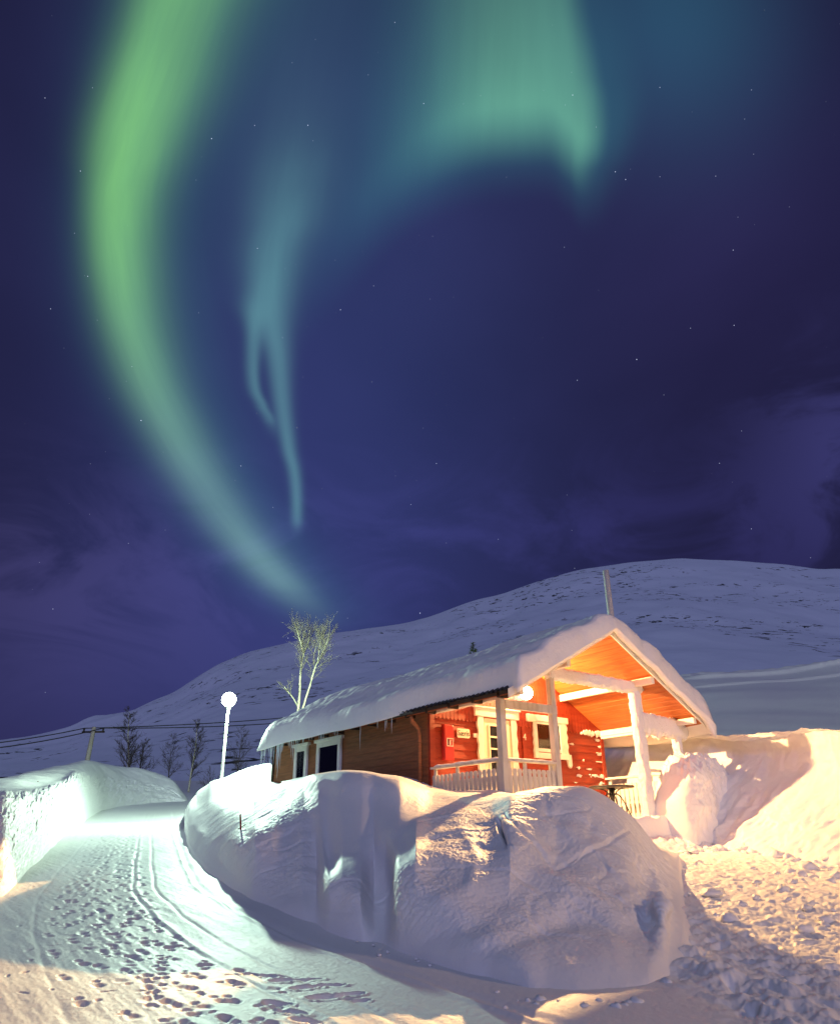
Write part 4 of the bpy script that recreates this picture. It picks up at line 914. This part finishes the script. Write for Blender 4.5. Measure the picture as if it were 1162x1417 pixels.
# ------------------------------------------------------------------ bare trees
def bare_tree(name, base, height, label, group, seed=0, spread=.45, trunks=1, leanx=0, n1=16, bark=BARK, tw=TWIG, trunk_r=None, dense=1.0, lean_y=0, start=.22, upk=.55):
    rr = random.Random(seed); root = empty(name, base, label, 'tree', group)
    b = Vector(base); tr = MB(); cr = MB(); R_ = trunk_r or height*.011
    def limb(mb, p, d, L, r, lvl):
        n = 6 if lvl == 0 else 4; pts = [p]; q = p.copy(); dd = d.copy()
        for i in range(n):
            dd = (dd+Vector((rr.gauss(0, .10), rr.gauss(0, .10), rr.gauss(.05 if lvl else .0, .05)))).normalized(); q = q+dd*L/n; pts.append(q.copy())
        mb.tube(pts, [r*(1-.75*i/n) for i in range(n+1)], 5 if lvl < 2 else 3, False); return pts, dd
    for t_ in range(trunks):
        a = t_*2.4+rr.random(); d0 = Vector((leanx+(math.cos(a)*.16 if trunks > 1 else 0), lean_y+(math.sin(a)*.16 if trunks > 1 else 0), 1)).normalized()
        n = 12; pts = []; q = b.copy(); d = d0.copy()
        for i in range(n+1):
            pts.append(q.copy()); d = (d+Vector((rr.gauss(0, .045), rr.gauss(0, .045), .03))).normalized(); q = q+d*height/n
        tr.tube(pts, [R_*(1-.86*i/n) for i in range(n+1)], 7, False)
        for k in range(int(n1*dense)):
            f = start+(1-start)*(k+rr.random())/int(n1*dense); i = min(int(f*n), n-1); p = pts[i].lerp(pts[i+1], f*n-i)
            az = rr.uniform(0, 6.283); d1 = Vector((math.cos(az), math.sin(az), upk+rr.uniform(0, .6))).normalized()
            L1 = height*spread*(1.05-f*.8)*rr.uniform(.5, 1)
            P1, dd = limb(cr, p, d1, L1, R_*(1-f*.8)*.42, 1)
            for m_ in range(int(7*dense)):
                g_ = rr.uniform(.2, 1); j = min(int(g_*4), 3); pp = P1[j].lerp(P1[j+1], g_*4-j)
                d2 = (dd+Vector((rr.gauss(0, .6), rr.gauss(0, .6), rr.gauss(.2, .4)))).normalized()
                P2, d3 = limb(cr, pp, d2, L1*rr.uniform(.25, .5), R_*.10, 2)
                for _ in range(int(4*dense)):
                    pq = P2[rr.randint(1, 4)]; d4 = (d3+Vector((rr.gauss(0, .7), rr.gauss(0, .7), rr.gauss(.1, .4)))).normalized()
                    cr.tube([pq, pq+d4*L1*rr.uniform(.1, .26)], [R_*.075, R_*.03], 3, False)
    tr.build('trunk', bark, root); cr.build('crown', tw, root); return root
TG = 'bare trees in the dip behind the snow banks'
for (u, vb_, vt, w_, lab, sd, kw) in (
    (178, 1075, 985, 56, 'tall bare birch close to the leaning utility pole', 3, dict(spread=.36, n1=22, trunk_r=.10, dense=1.6)),
    (192, 1085, 1025, 60, 'dark stubby bare tree, second from the utility pole', 4, dict(spread=.55, n1=14, bark=BARKD, tw=BARKD, trunk_r=.09, start=.08, dense=1.55)),
    (230, 1093, 1018, 60, 'bushy bare tree in the middle of the row of trees left of the street lamp', 5, dict(spread=.42, n1=20, bark=BARKD, tw=BARKD, dense=1.55)),
    (261, 1096, 998, 58, 'pale-trunked tall birch just left of the street lamp', 6, dict(spread=.34, n1=24, trunk_r=.085, dense=1.55)),
    (327, 1085, 1008, 52, 'bare tree just right of the street lamp pole', 7, dict(spread=.40, n1=20, bark=BARKD, tw=BARKD, dense=1.55)),
    (291, 1094, 1062, 54, 'low dark shrub-like tree at the foot of the slope below the lamp', 8, dict(spread=.7, n1=12, bark=BARKD, tw=BARKD, trunk_r=.06, start=.05)),
    (374, 1068, 1018, 50, 'small bare tree half hidden behind the back corner of the cabin', 9, dict(spread=.5, n1=14, bark=BARKD))):
    x, y, z = spot(u, vb_, w_); zt = spot(u, vt, w_)[2]
    bare_tree('bare_tree', (x, y, min(z, float(gz(x, y))+.3)-.4), zt-min(z, float(gz(x, y))+.3)+.4, lab, TG, sd, **kw)
# the lamp-lit birch behind the roof
bx0, by0, _ = spot(414, 990, 33); zb0 = spot(414, 1000, 33)[2]-2.2
BR_ = mat('lit_birch_bark', (.78, .74, .50), .8, .1, vary=((.12, .10, .08), 10, (1, 1, .3), .5, .6))  # lamplight put into the colour: brighter, yellower copy of the birch bark
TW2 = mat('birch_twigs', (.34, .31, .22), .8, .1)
def big_birch():
    root = empty('birch_tree', (bx0, by0, zb0), 'pale birch with two slender forked trunks rising behind the cabin roof', 'tree'); rr = random.Random(12)
    W_ = 33; P = lambda u, v, dw=0: Vector(spot(u, v, W_+dw))
    cr = MB()
    def tw(p, d, L, r, lvl):
        n = 4; pts = [p]; q = p.copy(); dd = d.copy()
        for i in range(n): dd = (dd+Vector((rr.gauss(0, .13), rr.gauss(0, .13), rr.gauss(.06, .06)))).normalized(); q = q+dd*L/n; pts.append(q.copy())
        cr.tube(pts, [r*(1-.7*i/n) for i in range(n+1)], 4 if lvl < 2 else 3, False)
        if lvl < 3:
            for k in range(6 if lvl == 1 else 5):
                j = rr.randint(1, 4); d2 = (dd+Vector((rr.gauss(0, .65), rr.gauss(0, .65), rr.gauss(.15, .4)))).normalized(); tw(pts[j], d2, L*rr.uniform(.35, .6), max(r*.45, .0045), lvl+1)
    def stem(pts, r0, r1, nb, f0=.45, L=1.0):
        mb = MB(); n = len(pts); mb.tube(pts, [r0+(r1-r0)*i/(n-1) for i in range(n)], 7, False); mb.build('trunk', BR_, root)
        for k in range(nb):
            f = f0+(1-f0)*(k+rr.random())/nb; i = min(int(f*(n-1)), n-2); p = pts[i].lerp(pts[i+1], f*(n-1)-i); d = (pts[i+1]-pts[i]).normalized()
            tw(p, (d+Vector((rr.gauss(0, .55), rr.gauss(0, .55), 0))).normalized(), L*rr.uniform(.5, 1)*(1.15-.5*f), .011, 1)
    b = Vector((bx0, by0, zb0))
    stem([b, P(413, 985), P(415, 960), P(416, 935), P(418, 915, .2), P(421, 903, .3), P(427, 888, .4), P(429, 872, .5)], .068, .018, 22, .42, 1.25)
    stem([P(420, 905, .2), P(417, 890, .1), P(413, 878, -.2), P(410, 868, -.3)], .035, .012, 12, .2, .95)
    stem([P(413, 978), P(407, 967, -.3), P(400, 958, -.6), P(394, 950, -.8)], .03, .01, 5, .3, .7)
    stem([b+Vector((.15, 0, 0)), P(418, 985), P(424, 965), P(429, 950, -.2), P(433, 935, -.3), P(437, 922, -.5), P(445, 908, -.6), P(451, 893, -.7), P(456, 880, -.8)], .058, .015, 20, .42, 1.25)
    stem([P(440, 914, -.5), P(442, 900, -.3), P(444, 888, -.1), P(448, 876, 0)], .03, .012, 12, .2, 1.0)
    stem([P(434, 920, -.3), P(435, 905, 0), P(438, 893, .2), P(444, 880, .4)], .026, .010, 12, .2, .95)
    cr.build('crown', TW2, root)
big_birch()
# spruce tip behind the roof
sx2, sy2, _ = spot(655, 905, 44); zt2 = spot(655, 889, 44)[2]
sp = empty('spruce_tree', (sx2, sy2, zt2-6), 'dark green spruce tip poking up behind the middle of the cabin roof', 'tree')
MB().tube([(sx2, sy2, zt2-6), (sx2, sy2, zt2)], [.14, .015], 7).build('trunk', BARKD, sp)
mb = MB(); rr = random.Random(4)
for k in range(3200):
    h = rr.random()**.8*5.2; rad_ = h*.34*(.35+.65*rr.random()); a = rr.uniform(0, 6.283); lay = (h % .38)/.38
    c = Vector((sx2+math.cos(a)*rad_, sy2+math.sin(a)*rad_, zt2-h-.12*lay-.1*rad_)); d = Vector((math.cos(a), math.sin(a), rr.uniform(-.3, .5))).normalized(); s_ = Vector((-math.sin(a), math.cos(a), rr.uniform(-.3, .3)))*.03
    L_ = rr.uniform(.12, .26); mb.add([c-s_, c+s_, c+d*L_], [(0, 1, 2)])
mb.build('crown', NEEDLE, sp)
# little conifers dotted on the mountain foot
mbs = MB()

# ------------------------------------------------------------------ utility pole and lines
UPW = 48; ub = Vector(spot(121, 1062, UPW)); ut = Vector(spot(131, 1006, UPW))
up_ = empty('utility_pole', ub-Vector((0, 0, 1.2)), 'leaning weathered utility pole carrying wires at the left', 'utility pole')
MB().tube([ub-Vector((.1, 0, 1.2)), ut], [.17, .12], 10).build('pole', mat('old_pole', (.36, .33, .28), .8, .1), up_)
ax = Vector((.80, -.60, 0))
MB().tube([ut-ax*.7-Vector((0, 0, .3)), ut+ax*.7-Vector((0, 0, .3))], .06, 6).build('crossarm', DARKW, up_)
for s_ in (-.6, .6): q = ut+ax*s_; MB().tube([q-Vector((0, 0, .3)), q-Vector((0, 0, .08))], [.05, .07], 8).build('insulator', DARKM, up_)
def wire(a, b, c, label):
    mb = MB(); P = []
    for i in range(41): t_ = i/40; P.append(a*(1-t_)**2+c*2*t_*(1-t_)+b*t_**2)
    mb.tube(P, .032, 5); tag(mb.build('power_line', DARKM, None, base=a), label, 'wire', 'power lines between the poles')
for k, s_ in enumerate((-.6, .6)):
    q = ut+ax*s_-Vector((0, 0, .07)); dz = Vector((0, 0, -.35*k))
    e2 = Vector(spot(640, 960+k*6, 72)); e1 = Vector(spot(-160, 1040+k*6, 38))
    wire(q, e2, (q+e2)/2-Vector((0, 0, 1.2+.3*k)), ['upper wire sagging from the leaning pole to behind the cabin roof', 'lower wire sagging from the leaning pole to behind the cabin roof'][k])
    wire(q, e1, (q+e1)/2-Vector((0, 0, .5+.2*k)), ['upper wire running out of view left of the leaning pole', 'lower wire running out of view left of the leaning pole'][k])

# ------------------------------------------------------------------ marker sticks and odds
RS_ = mat('red_stake', (.30, .025, .02), .6, .2)
a = Vector(spot(336, 1156, 13.2)); b = Vector(spot(333, 1127, 13.2))
st = empty('marker_stake', a, 'thin red marker stake with a knot of twine, in the snow beside the cabin', 'stake', None)
MB().tube([a-Vector((0, 0, .2)), b], [.017, .014], 7).build('stick', RS_, st)
MB().tube([a.lerp(b, .36)+Vector((-.05, .03, -.02)), a.lerp(b, .40), a.lerp(b, .44)+Vector((.06, -.03, .03))], .008, 5).build('twine', DARKM, st)
a = Vector(spot(63, 1093, 22.5)); b = Vector(spot(54, 1083, 22.5))
tag(MB().tube([a-Vector((0, 0, .2)), b+(b-a)*.15], [.035, .03], 7).build('marker_stick', mat('wood_stick', (.35, .20, .12), .7, .1), None, base=a), 'short slanting wooden stick poking from the left snow bank', 'stick')
a = Vector(spot(-3, 1135, 13.3)); 
tag(MB().box((a.x-.12, a.y-.02, a.z-.05), (a.x+.13, a.y+.02, a.z+.05)).build('plank_end', mat('grey_plank', (.16, .12, .17), .7, .1), None, base=a, bevel=.008), 'dark plank end sticking out of the left snow bank at the edge of view', 'plank')

# ------------------------------------------------------------------ snow clods at the foot of the ploughed wall and before the porch
mb = MB(); rr = random.Random(31)
def hmax(x, y): return float(gz(x, y))
for k in range(420):
    q = rr.random()
    if q < .45: y = rr.uniform(-4.6, -.2); x = np.interp(y, WB[::-1, 1], WB[::-1, 0])-rr.expovariate(2.2)-.15
    elif q < .8: x = rr.uniform(1.4, 5.0); y = rr.uniform(-1.5, -.2)
    else: x, y = W(rr.uniform(2.8, 7), rr.uniform(8, 14)); 
    if x-y*.55 < 1.0: continue
    s_ = rr.expovariate(28)+.015; s_ = min(s_, .13)
    mb.blob((x, y, hmax(x, y)+s_*.25), (s_*rr.uniform(.8, 1.5), s_*rr.uniform(.8, 1.5), s_*rr.uniform(.5, .9)), 6, k, .35)
ft_ = list(zip(PX[:, 0], PY[:, 0]))
for k in range(22):                                  # crumbs fallen from the pile
    fx, fy = ft_[rr.randint(330, 985)]; s_ = min(.010+rr.expovariate(70), .04); fx -= rr.expovariate(8)*.5+.02; fy -= rr.expovariate(8)*.3
    mb.blob((fx, fy, hmax(fx, fy)+s_*.25), (s_*rr.uniform(.8, 1.5), s_*rr.uniform(.8, 1.5), s_*rr.uniform(.5, .9)), 5, 900+k, .35)
tag(mb.build('snow_clods', SNOW, None, base=(3, -2, -.3)), 'scattered clods of broken snow along the foot of the ploughed snow wall and by the porch', 'snow clods', kind='stuff')
# heap of wind-packed snow against the right corner of the porch
ks = np.linspace(0, 1, 170); ja = np.linspace(0, math.pi, 150)
K1, A1 = np.meshgrid(ks, ja, indexing='ij')
hx0, hx1 = 4.05, 6.15
HXx = hx0+(hx1-hx0)*K1
endk = sst(K1, -.03, .05)*(1-sst(K1, .975, 1.0))
topz = -.35+endk*(.35+np.interp(HXx, [4.05, 4.25, 4.5, 4.8, 5.1, 5.4, 5.7, 6.0, 6.15], [.55, .95, 1.45, 1.66, 1.66, 1.72, 1.66, 1.50, 1.35]))
ft = -.35
ca, sa = np.cos(A1), np.sin(A1)
sg2 = lambda v, p_: np.sign(v)*np.abs(v)**p_
HYy = -.42+endk*(.48+.10*np.sin(HXx*3))*sg2(ca, .55)*-1*-1
HZz = ft+(topz-ft)*sg2(sa, .42)
jag = billow(HXx*3.1, HZz*3.1+5, 4)
HYy += .07*fbm(HXx*2, HZz*2, 4)+.05*jag; HZz += (.10*billow(HXx*6, HYy*4, 3)+.06*fbm(HXx*9, HYy*9, 2))*sst(HZz, .9, 1.5)
o = grid_obj('snow_bank', HXx, HYy, HZz, SNOW); tag(o, kind='structure')
e_ = MB()
# snow crusts on beams and posts
def crust(name, p0, p1, half, label, seed, amp=.03, mat_=FROST, drape=0):
    """rough sleeve of packed snow round a timber from p0 to p1; half=(a,b) half widths across"""
    p0 = Vector(p0); p1 = Vector(p1); d = (p1-p0).normalized(); n = 130; k = 40
    side = d.cross(Vector((0, 0, 1))) if abs(d.z) < .9 else Vector((1, 0, 0)); side.normalize(); upv = side.cross(d).normalized()
    t_, a_ = np.meshgrid(np.linspace(0, 1, n), np.linspace(0, 2*math.pi, k, endpoint=False), indexing='ij')
    L = (p1-p0).length; c = sg2(np.cos(a_), .6); s_ = sg2(np.sin(a_), .6)
    r_ = 1+amp*10*(.5*fbm(t_*L*5+seed, a_*1.2, 4)+.3*billow(t_*L*11, a_*2.3+seed, 3))
    e = np.sqrt(np.clip(1-(2*np.clip(np.abs(t_-.5)-.49, 0, .01)/.02)**2, .0, 1))
    A_ = half[0]*c*r_*e; B_ = half[1]*s_*r_*e
    if drape: B_ = np.where(s_ < 0, B_-drape*(np.abs(fbm(t_*L*7, a_*0+seed, 3)))*(-s_), B_)
    X_ = p0.x+d.x*L*t_+side.x*A_+upv.x*B_; Y_ = p0.y+d.y*L*t_+side.y*A_+upv.y*B_; Z_ = p0.z+d.z*L*t_+side.z*A_+upv.z*B_
    return tag(grid_obj(name, X_, Y_, Z_, mat_, base=p0, wrap=True), label, 'snow')
crust('snow_crust', (1.30, -.01, 3.13), (4.22, -.01, 3.10), (.105, .12), 'rough snow crust covering the high tie beam across the porch front', 3, .025, drape=.06)
crust('snow_crust', (4.05, 0, FLOOR), (4.03, 0, 3.04), (.12, .11), 'snow crust plastered round the tall right-hand porch post', 8, .03)
crust('snow_crust', (4.08, -.02, 2.38), (5.65, -.02, 2.30), (.11, .20), 'snow crust on the low front beam right of the tall post', 14, .03, drape=.10)
crust('snow_crust', (GW+.02, -.02, 1.2), (GW, 0, 2.30), (.09, .09), 'snow crust round the half-buried porch post at the right corner', 21, .04)
# rail-top snow
mb = MB()
def ridge_snow(a, b, wd, h, label, seed):
    a = Vector(a); b = Vector(b); n = 80; k = 14; d = (b-a); L = d.length; d.normalize(); side = d.cross(Vector((0, 0, 1)))
    t_, a_ = np.meshgrid(np.linspace(0, 1, n), np.linspace(0, 2*math.pi, k, endpoint=False), indexing='ij')
    e = np.clip(np.minimum(t_, 1-t_)/.06, 0, 1)**.5; hh = h*(1+.5*fbm(t_*L*3+seed, t_*0, 3))*e
    A_ = wd*np.cos(a_)*e; B_ = np.where(np.sin(a_) > 0, np.sin(a_)*hh, np.sin(a_)*.004)
    return tag(grid_obj('snow_ridge', a.x+d.x*L*t_+side.x*A_, a.y+d.y*L*t_+side.y*A_, a.z+B_, SNOW, base=a, wrap=True), label, 'snow')
ridge_snow((0, DPT-.1, 1.397), (0, .08, 1.397), .065, .035, 'thin ridge of snow along the left porch handrail', 2)
ridge_snow((.08, 0, 1.397), (1.3, 0, 1.397), .06, .02, 'thin ridge of snow along the front porch handrail', 5)
# snow blown on to the boards by the right corner of the porch wall
mb = MB(); rr = random.Random(9)
for k in range(38):
    row = rr.choice([1.28, 1.45, 1.45, 1.62, 1.80, 1.97, 1.97, 2.14, 2.31])+.004; x = GW-.04-abs(rr.gauss(0, .13)) if rr.random() < .85 else rr.uniform(4.2, 5.2)
    mb.blob((x, DPT-.024, row-.03+rr.uniform(-.02, .03)), (rr.uniform(.02, .11), .014, rr.uniform(.008, .028)), 7, k, .55)
for k in range(26): x = 4.55+rr.random()*.72; mb.blob((x, DPT-.05, 2.415+rr.uniform(-.03, .03)), (rr.uniform(.03, .06), .022, rr.uniform(.03, .06)), 7, 100+k, .3)
tag(mb.build('blown_snow', SNOW, None, base=(GW, DPT, 1.8)), 'patches of wind-blown snow stuck to the red boards near the right porch corner', 'snow', kind='stuff')
# snow on the porch deck
dx_, dy_ = np.meshgrid(np.linspace(.05, GW-.05, 170), np.concatenate([np.linspace(-1.5, -.15, 90), np.linspace(-.15, DPT-.06, 50)[1:]]), indexing='ij')
gg_ = gz(dx_, dy_)-.06; edge_ = -.30-.12*np.sin(dx_*2.2)
dz_ = FLOOR+.03+.03*fbm(dx_*2, dy_*2, 3)+.25*sst(dx_, 4.6, 5.2)*sst(-dy_, -1.0, .2)
dz_ = gg_+(dz_-gg_)*(.55*sst(dy_, edge_-.12, edge_+.02)+.45*sst(dy_, -1.35, edge_-.1))+.05*billow(dx_*4, dy_*4, 3)*(dy_ < -.15)
tag(grid_obj('deck_snow', dx_, dy_, dz_, SNOW), 'trampled snow covering the porch deck and its step', 'snow')
